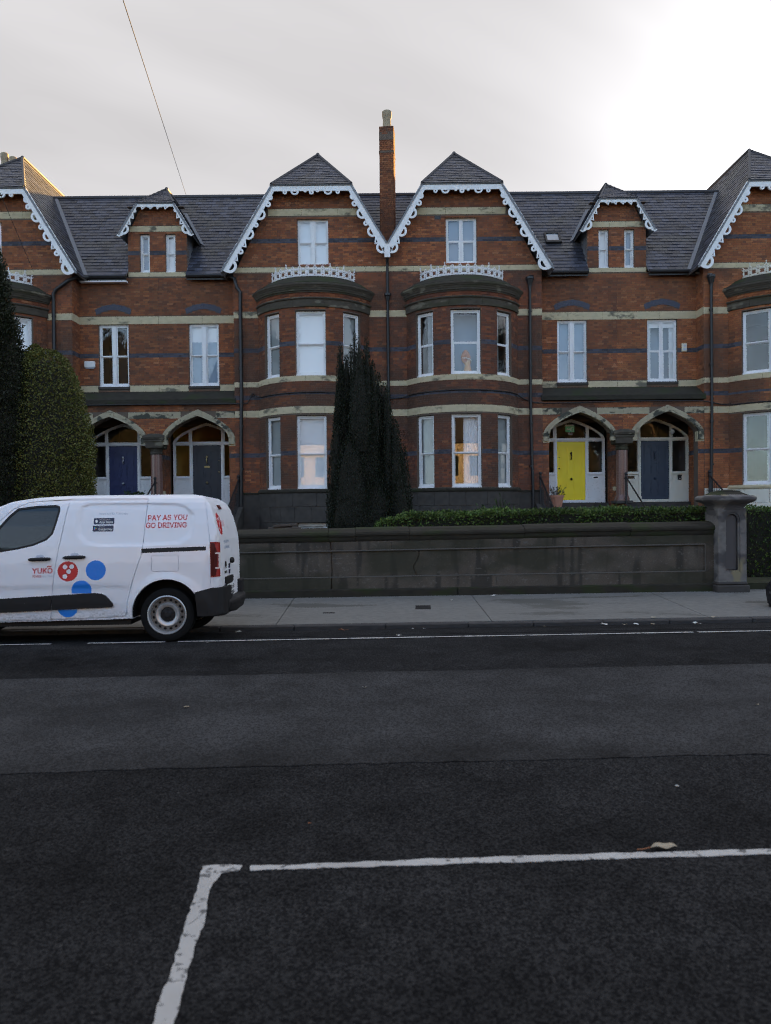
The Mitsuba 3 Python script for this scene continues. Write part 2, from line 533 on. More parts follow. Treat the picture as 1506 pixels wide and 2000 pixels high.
def wavy_strip(s0, s1, ta, tb, z, amp, step, seed, thick=0.006):
    """A sheet lying on the road with uneven long edges."""
    r = RS(seed)
    s = np.arange(s0, s1 + step, step)
    def edge(t, sd):
        p = np.stack([s * 1.1, s * 0 + sd, s * 0], -1)
        return t + amp * 2 * (meshkit.fbm(p * 1.4, 3, sd) - 0.5) + amp * 1.2 * (meshkit.fbm(p * 11, 3, sd + 4) - 0.5)
    a, b = edge(ta, seed), edge(tb, seed + 50)
    n = len(s)
    V = np.vstack([st(s, a, road_z(a) + z - thick), st(s, a, road_z(a) + z), st(s, b, road_z(b) + z), st(s, b, road_z(b) + z - thick)])
    q = []
    for i in range(n - 1):
        for k in range(3):
            q.append([k * n + i, k * n + i + 1, (k + 1) * n + i + 1, (k + 1) * n + i])
    return V, quads(q)


put('road_patch', wavy_strip(-60, 60, 4.74, 7.34, 0.006, 0.03, 0.08, 21, 0.010), 'asphalt_patch', label='long smoother grey strip of resurfaced road', kind='structure')
put('gutter', grid(np.linspace(-80, 80, 9), np.linspace(9.62, 10.852, 10), lambda s, t: st(s, t, road_z(t) + 0.004)), 'asphalt', True, label='smooth dark gutter strip along the kerb', kind='structure')
tag('pavement', 'grey concrete pavement between kerb and garden wall', kind='structure')
pz = lambda t: -0.095 + 0.095 * (t - 10.85) / 2.6
edges = [-40, -30, -24, -18, -12.5, -8.4, -4.6, -1.05, 2.05, 5.25, 9.2, 13, 18, 24, 32, 40]
for a, b in zip(edges[:-1], edges[1:]):
    sk = rng.uniform(-0.12, 0.12)
    v = []
    for z in (-0.14, 0.0):
        v += [[a + 0.006, 11.0, pz(11.0) + z], [b - 0.006, 11.0, pz(11.0) + z], [b - 0.006 + 0.1, 13.6, pz(13.6) + z], [a + 0.006 + 0.1, 13.6, pz(13.6) + z]]
    put(nk('pavement__slab'), (to_street(np.array(v)), BOXF), 'concrete')
tag('kerb', 'low dark granite kerb between gutter and pavement', kind='structure')
s = -34.0
while s < 34:
    L = rng.uniform(0.9, 1.5)
    j = rng.uniform(-0.004, 0.004)
    m = bev(s + 0.004, s + L - 0.004, 10.85 + j, 10.994, -0.30, -0.095 + j, 0.012)
    put(nk('kerb__kerb_stone'), mp(m, to_street), 'kerb_granite')
    s += L
put('garden_ground', bx(-40, 60, 13.9, 27.0, -0.3, 0.12), 'soil', label='dark soil of the front gardens behind the wall', kind='structure')
put('back_pavement', mp(bx(-60, 60, -18, -13.9, -0.4, 0.1), to_street), 'concrete', label='pavement on the near side of the street behind the camera', kind='structure')

# road markings
def paint(key, outline, seed, label, z=0.005):
    """A painted shape with chipped edges and a few cracks, in x and y on the flat part of the road."""
    r = RS(seed)
    g = Polygon(outline).segmentize(0.015)
    xy = np.array(g.exterior.coords)
    nz = meshkit.fbm(np.c_[xy * 26, xy[:, 0] * 0], 3, seed) - 0.5
    nz2 = meshkit.fbm(np.c_[xy * 6, xy[:, 0] * 0], 2, seed + 9) - 0.5
    c = np.array(g.centroid.coords[0])
    ex = np.gradient(xy, axis=0); ex /= np.linalg.norm(ex, axis=1, keepdims=True) + 1e-9
    xy = xy + np.c_[ex[:, 1], -ex[:, 0]] * (0.016 * nz + 0.016 * nz2)[:, None]
    g = Polygon(xy).buffer(0)
    x0, y0, x1, y1 = g.bounds
    for _ in range(int(7 * max(x1 - x0, y1 - y0))):
        px, py = r.uniform(x0, x1), r.uniform(y0, y1)
        ang = r.uniform(0, 6.3)
        pts = [(px + math.cos(ang) * k * 0.025 + r.normal(0, .006), py + math.sin(ang) * k * 0.025 + r.normal(0, .006)) for k in range(5)]
        g = g.difference(LineString(pts).buffer(r.uniform(0.0008, 0.0024)))
    m = extr(g, 0.003)
    put(key, (m[0] + [0, 0, z - 0.003], m[1]), 'road_paint', label=label, cat='road marking', group='painted lines on the road')


far_line = []
for a, b in ((-6.0, -4.75), (-4.4, -3.55), (-3.1, -2.2), (-2.05, 4.2), (4.28, 9.0), (9.3, 15)):
    far_line.append(wavy_strip(a, b, 9.225, 9.275, 0.009, 0.013, 0.03, int(100 + a), 0.004))
put('parking_line', cat(far_line), 'road_paint', label='thin worn white line running along the road by the far gutter', cat='road marking', group='painted lines on the road')
paint('parking_line_001', [(-0.615, 3.362), (0.1, 3.400), (0.9, 3.437), (1.75, 3.472), (3.2, 3.54), (6, 3.67), (6, 3.725), (3.2, 3.595), (1.75, 3.527), (0.9, 3.492), (0.1, 3.452), (-0.615, 3.412)], 5, 'long white line nearest the camera, crossing to the right edge')
paint('parking_line_002', [(-0.828, 3.415), (-0.655, 3.415), (-0.655, 3.365), (-0.735, 3.345), (-0.752, 3.26), (-0.742, 3.10), (-0.722, 3.00), (-0.700, 2.70), (-0.672, 2.36), (-0.655, 2.05), (-0.63, 1.2), (-0.69, 1.2), (-0.725, 2.05), (-0.742, 2.36), (-0.762, 2.66), (-0.790, 3.0), (-0.808, 3.2)], 6, 'short thick white line with a corner, running toward the camera at left')

# ------------------------------------------------------------------ the terrace of houses
YF, YR = 27.0, 27.67                 # gable front, recessed front above the doors
GC, BR, BC = 2.60, 2.13, 27.88       # gable centre, bay radius, bay circle centre depth
UF, UP = 5.40, 8.24                  # edge of the gable front, party wall in the middle of the doors


class House:
    def __init__(self, key, o, d):
        self.key, self.o, self.d, self.used = key, o, d, {}

    def name(self, base):
        i = self.used.get(base, -1) + 1
        self.used[base] = i
        return f'{self.key}__{base}' + ('' if i == 0 else f'_{i:03d}')

    def X(self, V):
        V = np.array(V, float)
        V[:, 0] = self.o + self.d * V[:, 0]
        return V

    def add(self, base, mesh, bsdf, smooth=False, color=None, **kw):
        k = self.name(base)
        f = mesh[1] if self.d > 0 else np.asarray(mesh[1])[:, ::-1]
        put(k, (self.X(mesh[0]), f), bsdf, smooth, color, **kw)
        return k

    def sub(self, parent, base, mesh, bsdf, smooth=False, color=None, **kw):
        return self.add(parent[len(self.key) + 2:] + '__' + base, mesh, bsdf, smooth, color, **kw)


def f_front(Y):
    return lambda u, z, o: np.stack(np.broadcast_arrays(np.asarray(u, float), Y - np.asarray(o, float), np.asarray(z, float)), -1)


def f_side(u0, sgn):
    """A wall facing +u (sgn 1) or -u; its horizontal coordinate is the depth Y."""
    return lambda y, z, o: np.stack(np.broadcast_arrays(u0 + sgn * np.asarray(o, float), np.asarray(y, float), np.asarray(z, float)), -1)


def f_bay(a, z, o):
    a, z, o = np.broadcast_arrays(*(np.asarray(v, float) for v in (a, z, o)))
    th, r = a / BR, BR + o
    return np.stack([GC + r * np.sin(th), BC - r * np.cos(th), z], -1)


def slab(poly, fmap, t, strips=None):
    """The backing of a wall: the region poly, t thick behind its face."""
    parts = []
    pieces = [poly] if strips is None else [poly.intersection(sbox(a, -5, b, 40)) for a, b in zip(strips[:-1], strips[1:])]
    for p in pieces:
        if p.is_empty or p.area < 1e-6:
            continue
        v, f = extr(p, t)
        parts.append((fmap(v[:, 0], v[:, 1], v[:, 2] - t), f))
    return cat(parts)


def fbox(fmap, u0, u1, z0, z1, o0, o1, n=1, b=0.0):
    u = np.linspace(u0, u1, n + 1)
    ring = [(o0, z0), (o1 - b, z0), (o1, z0 + b), (o1, z1 - b), (o1 - b, z1), (o0, z1)] if b else [(o0, z0), (o1, z0), (o1, z1), (o0, z1)]
    k = len(ring)
    V = np.concatenate([fmap(np.full(k, x), np.array([r[1] for r in ring]), np.array([r[0] for r in ring])) for x in u])
    q = [[i * k + j, i * k + (j + 1) % k, (i + 1) * k + (j + 1) % k, (i + 1) * k + j] for i in range(n) for j in range(k)]
    caps = [[0, j, j + 1] for j in range(1, k - 1)] + [[n * k, n * k + j + 1, n * k + j] for j in range(1, k - 1)]
    return V, np.vstack([quads(q), caps])


def band(h, fmap, u0, u1, z0, z1, o, seed, mat='stone', lo=0.7, hi=1.25, n=1, base='band_stone', back=-0.03, gap=0.004):
    r = RS(seed)
    u = u0
    while u < u1 - 0.02:
        e = u + r.uniform(lo, hi)
        if u1 - e < 0.4:
            e = u1
        j = r.uniform(-0.003, 0.004)
        h.add(base, fbox(fmap, u + gap, e - gap, z0, z1, back, o + j, max(1, int(n * (e - u))), 0.006), mat)
        u = e


def arc_sweep(prof, a0, a1, n=28, c=(2.60, 27.88)):
    """Sweep a closed profile of (r, z) round the bay."""
    th = np.linspace(a0, a1, n + 1)
    p = np.asarray(prof, float); k = len(p)
    V = np.stack([c[0] + p[None, :, 0] * np.sin(th)[:, None], c[1] - p[None, :, 0] * np.cos(th)[:, None], np.broadcast_to(p[None, :, 1], (n + 1, k))], -1).reshape(-1, 3)
    q = [[i * k + j, i * k + (j + 1) % k, (i + 1) * k + (j + 1) % k, (i + 1) * k + j] for i in range(n) for j in range(k)]
    g = extr(Polygon(p), 1.0)
    return V, quads(q)


def curtain(x0, x1, y, z0, z1, P, folds=9, amp=0.035, taper=0.0, seed=0):
    n = int(folds * 6)
    r = RS(seed)
    x = np.linspace(0, 1, n + 1)
    zz = np.linspace(z0, z1, 6)
    ph = np.cumsum(r.uniform(0.6, 1.4, n + 1)) * 2 * math.pi * folds / n
    V = []
    for i, a in enumerate(x):
        for z in zz:
            k = (z - z0) / (z1 - z0)
            V.append([x0 + (x1 - x0) * a * (1 - taper * (1 - k)), y + amp * math.sin(ph[i]), z])
    V = np.array(V)
    q = [[i * 6 + j, (i + 1) * 6 + j, (i + 1) * 6 + j + 1, i * 6 + j + 1] for i in range(n) for j in range(5)]
    return P(V), quads(q)


def room(P, w, z0, z1, y0, y1):
    """Inside of a room behind a window: back, sides, floor and ceiling."""
    v, _ = bx(-w / 2, w / 2, y0, y1, z0, z1)
    return P(v), quads([[0, 3, 2, 1], [4, 5, 6, 7], [1, 2, 6, 5], [2, 3, 7, 6], [3, 0, 4, 7]])


def window(h, P, w, ht, cols=1, four=False, fill=(), with_room=True, paint_m='white_paint', label=None, seed=0, rail=0.5, wall='room_wall'):
    """A timber window whose front is the plane y = 0 of P: frame, panes, and what hangs behind the glass."""
    B = []
    j = 0.052
    B += [bev(-w / 2, -w / 2 + j, 0, 0.12, 0, ht, .006), bev(w / 2 - j, w / 2, 0, 0.12, 0, ht, .006), bev(-w / 2 + j, w / 2 - j, 0.002, 0.118, ht - 0.06, ht, .006), bev(-w / 2 - 0.02, w / 2 + 0.02, -0.045, 0.12, -0.005, 0.055, .008)]
    mw = (0.13 if cols == 2 and not four else 0.05)
    if cols == 2:
        B.append(bev(-mw / 2, mw / 2, -0.004, 0.12, 0.05, ht - 0.055, .006))
    xs = [(-w / 2 + j, w / 2 - j)] if cols == 1 else [(-w / 2 + j, -mw / 2), (mw / 2, w / 2 - j)]
    panes = []
    zm = 0.055 + (ht - 0.115) * rail
    for a, b in xs:
        s, e = 0.042, 0.052
        lo = 0.062 if four else s
        B += [bev(a, a + s, 0.02, 0.06, zm - .02, ht - .06, .004), bev(b - s, b, 0.02, 0.06, zm - .02, ht - .06, .004), bev(a + s, b - s, 0.02, 0.06, ht - .06 - s, ht - .06, .004), bev(a + s, b - s, 0.018, 0.06, zm - .022, zm + .022, .004)]
        y = 0.02 if four else 0.064
        B += [bev(a, a + lo, y, y + .04, 0.055, zm + .02, .004), bev(b - lo, b, y, y + .04, 0.055, zm + .02, .004), bev(a + lo, b - lo, y, y + .04, 0.055, 0.055 + (0.085 if not four else 0.07), .004), bev(a + lo, b - lo, y + .002, y + .04, zm - .05, zm - .018 if four else zm + .018, .004)]
        panes.append((a + s - .005, b - s + .005, 0.042, zm + .01, ht - .06 - s + .005))
        panes.append((a + lo - .005, b - lo + .005, y + .02, 0.055 + .06, zm - .01))
    k = h.add('window', mp(cat(B), P), paint_m, label=label)
    for a, b, y, z0, z1 in panes:
        h.sub(k, 'pane', (P(np.array([[a, y, z0], [b, y, z0], [b, y, z1], [a, y, z1]])), quads([[0, 1, 2, 3]])), 'glass')
    for f in fill:
        kind, mat, a, b, z0, z1 = f[:6]
        x0, x1, q0, q1 = -w / 2 + a * w, -w / 2 + b * w, z0 * ht, z1 * ht
        if kind == 'blind':
            h.sub(k, 'blind', mp(bx(x0, x1, f[6] if len(f) > 6 else 0.135, (f[6] if len(f) > 6 else 0.135) + .004, q0, q1), P), mat)
        else:
            h.sub(k, 'curtain', curtain(x0, x1, 0.19, q0, q1, P, f[6] if len(f) > 6 else 6, 0.03, f[7] if len(f) > 7 else 0, seed), mat, True)
    if with_room:
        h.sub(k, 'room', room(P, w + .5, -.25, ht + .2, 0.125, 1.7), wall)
    return k


def at_front(u, Y, z):
    return lambda v: np.asarray(v, float) + [u, Y, z]


def at_bay(th, r, z):
    c, s = math.cos(th), math.sin(th)
    def P(v):
        v = np.asarray(v, float)
        return np.stack([GC + r * s + v[:, 0] * c - v[:, 1] * s, BC - r * c + v[:, 0] * s + v[:, 1] * c, v[:, 2] + z], -1)
    return P


def tudor(a, rise, n=24, p=0.52):
    """Upper edge of a pointed four-centred arch from (-a, 0) over (0, rise) to (a, 0)."""
    t = np.linspace(-1, 1, 2 * n + 1)
    x = np.sign(t) * (1 - (1 - np.abs(t)) ** 1.6)
    q = np.abs(x)
    z = rise * (p * np.sqrt(np.maximum(1 - q * q, 0)) + (1 - p) * (1 - q))
    return np.c_[x * a, z]


def arch_poly(uc, a, z0, zs, rise, p=0.52):
    c = tudor(a, rise, p=p) + [uc, zs]
    return Polygon(np.vstack([[uc - a, z0], c, [uc + a, z0]]))


def ornament(line_a, line_b, seq, wid=0.20, side=1):
    """A bargeboard along a-b with pierced drops on its inner edge, as a shapely shape."""
    a, b = np.array(line_a, float), np.array(line_b, float)
    d = (b - a) / np.linalg.norm(b - a)
    n = np.array([-d[1], d[0]]) * side
    L = np.linalg.norm(b - a)
    loc = lambda t, s: tuple(a + d * t + n * s)
    g = Polygon([loc(0, 0), loc(L, 0), loc(L, wid), loc(0, wid)])
    add, cut = [], []
    for t, kind, r in seq:
        if kind == 'o':
            add.append(Point(loc(t, wid + r * 0.45)).buffer(r)); cut.append(Point(loc(t, wid + r * 0.5)).buffer(r * 0.32))
        elif kind == 'd':
            p = [loc(t + r * math.cos(x), wid + r * 0.9 * math.sin(x)) for x in np.linspace(0, math.pi, 14)]
            q = [loc(t + r * .55 * math.cos(x), wid + 0.012 + r * .46 * math.sin(x)) for x in np.linspace(0, math.pi, 14)]
            add.append(Polygon(p)); cut.append(Polygon(q))
        elif kind == 'v':
            add.append(Polygon([loc(t - r, wid - .01), loc(t + r, wid - .01), loc(t + r * .55, wid + r * 1.05)]))
            cut.append(Polygon([loc(t - r * .25, wid + .015), loc(t + r * .55, wid + .015), loc(t + r * .45, wid + r * .55)]))
        elif kind == 's':
            add.append(Point(loc(t, wid - r * .2)).buffer(r))
    return unary_union([g] + add).difference(unary_union(cut)) if cut else unary_union([g] + add)


def board(h, shape, y0, y1, base='bargeboard', mat='white_paint'):
    v, f = extr(shape.simplify(0.003), y1 - y0)
    h.add(base, (np.stack([v[:, 0], y1 - v[:, 2], v[:, 1]], -1), f), mat)


def ridge(h, a, b, r=0.075, mat='lead', base='ridge_roll', n=10):
    h.add(base, tube(np.linspace(a, b, 3), r, n), mat, 40)


def roof_plane(h, o, e1, e2, poly, seed, **kw):
    """An under-sheet and the slates on it."""
    e1n, e2n = (np.asarray(e, float) / np.linalg.norm(e) for e in (e1, e2))
    nn = np.cross(e1n, e2n); nn = nn if nn[2] > 0 else -nn
    v, f = extr(poly, 0.05)
    k = h.add('roof', (np.asarray(o) + v[:, :1] * e1n + v[:, 1:2] * e2n + (v[:, 2:3] - 0.05) * nn, f), 'lead')
    v, f, c = slates(o, e1, e2, poly, seed, **kw)
    h.sub(k, 'slate', (v, f), 'slate', False, c, kind='stuff')
    return k


ZE, ZR, TS = 9.86, 13.97, 4.11 / 3.45       # eaves, ridge, slope of the main roof
YE = 27.42
GA, GS = 14.95, 1.66                        # gable ridge height and slope


def build_house(key, o, d, cfg):
    h = House(key, o, d)
    sd = cfg['seed']
    w = cfg['mix']
    tint = cfg['tint']
    labels[key] = {'label': cfg['label'], 'category': 'house', 'group': 'red brick terrace houses'}
    FF, FR = f_front(YF), f_front(YR)
    half = lambda z: (GA - z) / GS
    # ---- gable front
    gable = Polygon([(0.004, -0.3), (UF, -0.3), (UF, 9.95), (GC + half(9.95) - .35, 9.95), (GC + half(12.62) - .12, 12.62), (GC - half(12.62) + .12, 12.62), (0.004, 10.25)])
    gw = (GC + cfg.get('shift', 0.0), 10.02, 1.08, 1.64)
    hole_g = sbox(gw[0] - gw[2] / 2, gw[1], gw[0] + gw[2] / 2, gw[1] + gw[3])
    hole_b = sbox(0.95, 4.25, 0, 0).union(sbox(0.95, 2.25, 4.25, 4.75)).union(sbox(0.95, 6.0, 4.25, 8.3))
    back = gable.difference(hole_g).difference(hole_b)
    k = h.add('front_wall', slab(back, FF, 0.33), 'mortar')
    bands_f = [(9.775, 9.95), (8.182, 8.414), (5.76, 5.945), (4.70, 4.935), (11.74, 11.98)]
    blocked = unary_union([sbox(0, a - .004, UF, b + .004) for a, b in bands_f] + [hole_g, sbox(GC - 1.93, 2, GC + 1.93, 8.95), sbox(0, -1, UF, 2.06)])
    for part_, mx, so in ((sbox(-9, 9.77, 30, 20), w, .35), (sbox(-9, -2, 30, 9.77), cfg['bay_mix'], .75)):
        m = lay_bricks(gable.difference(blocked).intersection(part_), FF, sd, mx, tint, [(10.83, 10.98), (7.0, 7.16), (3.30, 3.45), (5.35, 5.47)], soot=so)
        h.sub(k, 'brick', m[:2], 'brick', False, m[2], kind='stuff')
    hw = lambda z: half(z) - .30
    band(h, FF, max(0.02, GC - hw(9.86)), min(UF, GC + hw(9.86)), 9.775, 9.95, 0.012, sd + 1)
    band(h, FF, GC - hw(11.86), GC + hw(11.86), 11.74, 11.98, 0.014, sd + 2, lo=0.5, hi=1.3)
    for z0, z1 in bands_f[1:4]:
        band(h, FF, 0.01, GC - 1.90, z0, z1, 0.012, sd + 3, lo=.3, hi=.5)
        band(h, FF, GC + 1.90, UF, z0, z1, 0.012, sd + 4, lo=.3, hi=.5)
    for a_, b_ in ((0.0, GC - 1.9), (GC + 1.9, UF + .01)):
        h.add('plinth', fbox(FF, a_, b_, -.3, 1.985, 0, 0.03), cfg.get('plinth', 'plinth_granite'))
        h.add('plinth_cap', fbox(FF, a_, b_, 1.99, 2.06, 0, .05, 1, .008), cfg.get('plinth', 'mossy_stone'))
    window(h, at_front(gw[0], YF + 0.10, gw[1]), gw[2], gw[3], 2, cfg['gable_four'], cfg['gable_fill'], seed=sd)
    if cfg.get('vent'):
        h.add('vent', bx(GC - .93, GC - .72, YF - .012, YF + .05, 11.57, 11.70), 'black_iron')
    # ---- bay window
    am = math.radians(65.6)
    A = am * BR
    ce, s0, s1 = 14 * math.pi / 180 * BR, cfg['side_win'][0] * math.pi / 180 * BR, cfg['side_win'][1] * math.pi / 180 * BR
    wins = [(-ce, ce), (s0, s1), (-s1, -s0)]
    bay = sbox(-A, -.3, A, 9.0)
    holes = unary_union([sbox(a, z0, b, z1) for a, b in wins for z0, z1 in ((2.15, 4.63), (5.95, 8.14))])
    if cfg.get('basement'):
        holes = holes.union(sbox(-ce, -.2, ce, 1.02))
    body = bay.difference(holes)
    strips = np.linspace(-A, A, 41)
    strips = np.unique(np.concatenate([strips, [x for p in wins for x in p]]))
    k = h.add('bay', slab(body, f_bay, 0.30, strips), 'mortar')
    bb = [(4.69, 4.925), (5.765, 5.955), (8.245, 8.76)]
    bblock = unary_union([holes, sbox(-A, -1, A, 2.15)] + [sbox(-A, a - .004, A, b + .004) for a, b in bb])
    m = lay_bricks(sbox(-A, 2.15, A, 8.62).difference(bblock), f_bay, sd + 20, cfg['bay_mix'], np.array(tint) * cfg['bay_tint'], [(7.0, 7.16), (3.30, 3.45), (5.33, 5.42)], soot=0.75)
    h.sub(k, 'brick', m[:2], 'brick', False, m[2], kind='stuff')
    m = lay_bricks(sbox(-A, 8.55, A, 8.77), lambda a, z, o_: f_bay(a, z, o_ + .03), sd + 21, cfg['bay_mix'], np.array(tint) * .8)
    h.sub(k, 'brick', m[:2], 'brick', False, m[2], kind='stuff')
    band(h, f_bay, -A, A, 4.69, 4.925, 0.02, sd + 5, n=7, lo=.7, hi=1.0)
    band(h, f_bay, -A, A, 5.765, 5.955, 0.015, sd + 6, n=7, lo=.5, hi=.9)
    band(h, f_bay, -A, A, 8.245, 8.53, 0.05, sd + 7, 'dark_stone', n=7, lo=.8, hi=1.2)
    h.add('cornice', arc_sweep([(2.14, 8.50), (2.215, 8.50), (2.235, 8.53), (2.215, 8.56), (2.14, 8.56)], -am, am), 'dark_stone', 30)
    h.add('cornice', arc_sweep([(2.10, 8.72), (2.19, 8.72), (2.195, 8.76), (2.23, 8.77), (2.235, 8.82), (2.25, 8.83), (2.265, 8.88), (2.29, 8.90), (2.30, 8.93), (2.325, 8.95), (2.33, 9.00), (2.30, 9.02), (2.0, 9.03)], -math.radians(69), math.radians(69)), 'dark_stone', 30)
    h.add('bay_roof', arc_sweep([(2.285, 9.015), (2.285, 9.045), (2.13, 9.12), (1.9, 9.30), (1.72, 9.39), (1.2, 9.46), (0.6, 9.48), (0.6, 9.2), (1.9, 9.0)], -math.radians(69), math.radians(69)), 'mossy_stone', 30)
    pm = cfg.get('plinth', 'plinth_granite')
    for i, (z0, z1) in enumerate(((-.3, 0.42), (0.42, 1.02), (1.02, 1.55), (1.55, 2.02))):
        if i < 2 and cfg.get('basement'):
            for a0, a1 in ((-A, -ce), (ce, A)):
                band(h, f_bay, a0, a1, z0 + .004, z1 - .004, 0.05, sd + 8 + i, pm, .45, .7, 7, 'plinth_stone')
        else:
            band(h, f_bay, -A, A, z0 + .004, z1 - .004, 0.05, sd + 8 + i, pm, .45, .8, 7, 'plinth_stone', gap=.005)
    h.add('plinth_cap', arc_sweep([(2.0, 2.02), (2.20, 2.02), (2.22, 2.05), (2.22, 2.10), (2.16, 2.15), (2.0, 2.15)], -am, am), 'mossy_stone' if pm == 'plinth_granite' else 'stone', 30)
    sills = 0
    for lev, (z0, ht, fills) in enumerate(((2.15, 2.47, cfg['g_fill']), (5.955, 2.17, cfg['f_fill']))):
        for i, (a, b) in enumerate(wins):
            th, hw_ = (a + b) / 2 / BR, (b - a) / 2 / BR
            r = BR * math.cos(hw_) - 0.09
            window(h, at_bay(th, r, z0), 2 * (BR - .08) * math.sin(hw_) - .004, ht, 1, cfg['bay_four'] if lev else False, fills[i], False, seed=sd + i, rail=cfg['rails'][lev])
    for z0, z1 in ((2.05, 4.9), (5.8, 8.4)):
        v, _ = bx(0.75, 4.45, BC - 0.9, 30.0, z0, z1)
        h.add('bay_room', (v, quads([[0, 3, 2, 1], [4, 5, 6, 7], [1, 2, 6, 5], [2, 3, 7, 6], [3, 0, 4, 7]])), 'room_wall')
    if cfg.get('basement'):
        window(h, at_bay(0, BR * math.cos(ce / BR) - .12, -.2), 1.02, 1.2, 1, False, [('blind', 'white_cloth', .02, .98, .05, .98)], False)
    # railing on the bay
    R0 = 1.70
    th1 = math.acos(0.9 / R0)
    L = R0 * th1 * 2
    n = 13
    pos = lambda a, z, o_=0.0: np.array([GC + (R0 + o_) * math.sin(a / R0), BC - (R0 + o_) * math.cos(a / R0), z])
    parts = []
    for z, r in ((9.41, 0.022), (9.67, 0.012)):
        parts.append(tube([pos(a, z) for a in np.linspace(-L / 2, L / 2, 40)], r, 5))
    st_ = L / n
    for i in range(n + 1):
        a = -L / 2 + i * st_
        if i < n:
            c = a + st_ / 2
            for (cc, zc, rr, tr) in ((c, 9.535, st_ * .40, .027), (a, 9.535, st_ * .17, .022)):
                parts.append(tube([pos(cc + rr * math.cos(x), zc + rr * math.sin(x)) for x in np.linspace(0, 2 * math.pi, 11)], tr, 4, False))
            for x in range(4):
                q = x * math.pi / 2 + math.pi / 4
                p0, p1 = st_ * .40, st_ * .64
                parts.append(tube([pos(c + p0 * math.cos(q), 9.535 + p0 * math.sin(q)), pos(c + p1 * math.cos(q), 9.535 + p1 * math.sin(q))], .022, 4, False))
                q = x * math.pi / 2
                parts.append(tube([pos(c + st_ * .40 * math.cos(q), 9.535 + st_ * .40 * math.sin(q)), pos(c + st_ * .2 * math.cos(q), 9.535 + st_ * .2 * math.sin(q))], .020, 4, False))
        parts.append(tube([pos(a + .045 * math.cos(x), 9.70 + .045 * math.sin(x)) for x in np.linspace(0, 2 * math.pi, 9)], .018, 4, False))
        if i % 2 == 0:
            parts.append(tube([pos(a, 9.74), pos(a, 9.82)], .016, 4))
            parts.append(blob(pos(a, 9.84), .028, 1))
    h.add('balcony_railing', cat(parts), cfg.get('rail_paint', 'white_paint'), kind='stuff', label=cfg.get('rail_label'))
    # ---- gable roof
    yv, yh, yb = 26.58, 29.45, 34.5
    zh = 12.66
    sl = math.hypot(1, GS)
    for sgn in (1, -1):
        zl = 9.70 if sgn > 0 else GA - (GC - 0.0) * GS
        b = lambda z: (z - zl) / GS * sl
        poly = Polygon([(yv, 0), (yv, b(zh)), (yh, b(GA)), (yb, b(GA)), (yb, 0)])
        uo = GC + sgn * half(zl)
        roof_plane(h, [uo, 0, zl], [0, 1, 0], [-sgn, 0, GS], poly, sd + 30 + sgn, gauge=0.19)
    hb = math.hypot(yh - yv + .03, GA - zh)
    tw = half(zh)
    roof_plane(h, [0, yv - .03, zh], [1, 0, 0], [0, yh - yv + .03, GA - zh], Polygon([(GC - tw - .05, 0), (GC + tw + .05, 0), (GC, hb)]), sd + 33, gauge=0.21)
    for sgn in (1, -1):
        ridge(h, [GC + sgn * tw, yv, zh + .03], [GC, yh, GA + .03], .05, 'slate_edge')
    ridge(h, [GC, yh, GA + .04], [GC, yb, GA + .04], .07, 'slate_edge')
    # ---- bargeboards
    yb0, yb1 = 26.60, 26.66
    zt = 12.62
    tl, tr = GC - half(zt) - .03, GC + half(zt) + .03
    top = ornament((tl, zt), (tr, zt), [(.52, 'o', .075), (.86, 'd', .145), (1.22, 's', .06), ((tr - tl) / 2, 'o', .085), ((tr - tl) - .86, 'd', .145), ((tr - tl) - .52, 'o', .075), ((tr - tl) - 1.22, 's', .06)], .17, -1)
    board(h, top, yb0, yb1)
    ro = ornament((tr, zt + .02), (GC + half(9.78) + .03, 9.78), [(.34, 's', .10), (.58, 'o', .10), (1.02, 'd', .19), (1.40, 'o', .09), (1.80, 'd', .19), (2.16, 'v', .14), (2.46, 'o', .10), (2.72, 'v', .13), (3.08, 'd', .24)], .225, -1)
    board(h, ro, yb0 + .004, yb1 - .004)
    zi = GA - (GC + .01) * GS - .05
    li = math.hypot(tl + .01, zt - zi)
    ri = ornament((tl, zt + .02), (-.01, zi), [(.34, 's', .10), (.58, 'o', .10), (1.00, 'd', .19), (1.36, 'o', .09), (1.72, 'd', .19), (2.05, 'v', .14), (2.36, 'd', .20)], .225, 1)
    ri = ri.union(sbox(0.0, zi - .42, .10, zi + .1)).intersection(sbox(0.001, 5, 5, 15))
    board(h, ri, yb0 + .004, yb1 - .004)
    # ---- recessed front above the doors
    w1 = (6.62, 5.93, 1.08, 2.24)
    hole = sbox(w1[0] - w1[2] / 2, w1[1], w1[0] + w1[2] / 2, w1[1] + w1[3])
    wall = sbox(UF, 5.10, UP - .001, ZE).difference(hole)
    own = cfg['dormer']
    dw, dz, dww, dh = 0.46, 10.02, 0.36, 1.40
    k = h.add('front_wall', slab(wall, FR, 0.33), 'mortar')
    archs = Polygon(np.vstack([np.c_[np.linspace(-.60, .60, 13), 8.50 + .18 * (1 - np.linspace(-1, 1, 13) ** 2)], np.c_[np.linspace(.66, -.66, 13), 8.70 + .19 * (1 - np.linspace(-1, 1, 13) ** 2)]]) + [w1[0], 0])
    blk = unary_union([hole, archs, sbox(UF, 8.166, UP, 8.45), sbox(UF, 5.74, UP, 5.968)])
    m = lay_bricks(wall.difference(blk), FR, sd + 40, w, tint, [(6.98, 7.16)])
    h.sub(k, 'brick', m[:2], 'brick', False, m[2], kind='stuff')
    rr = RS(sd)
    vs = []
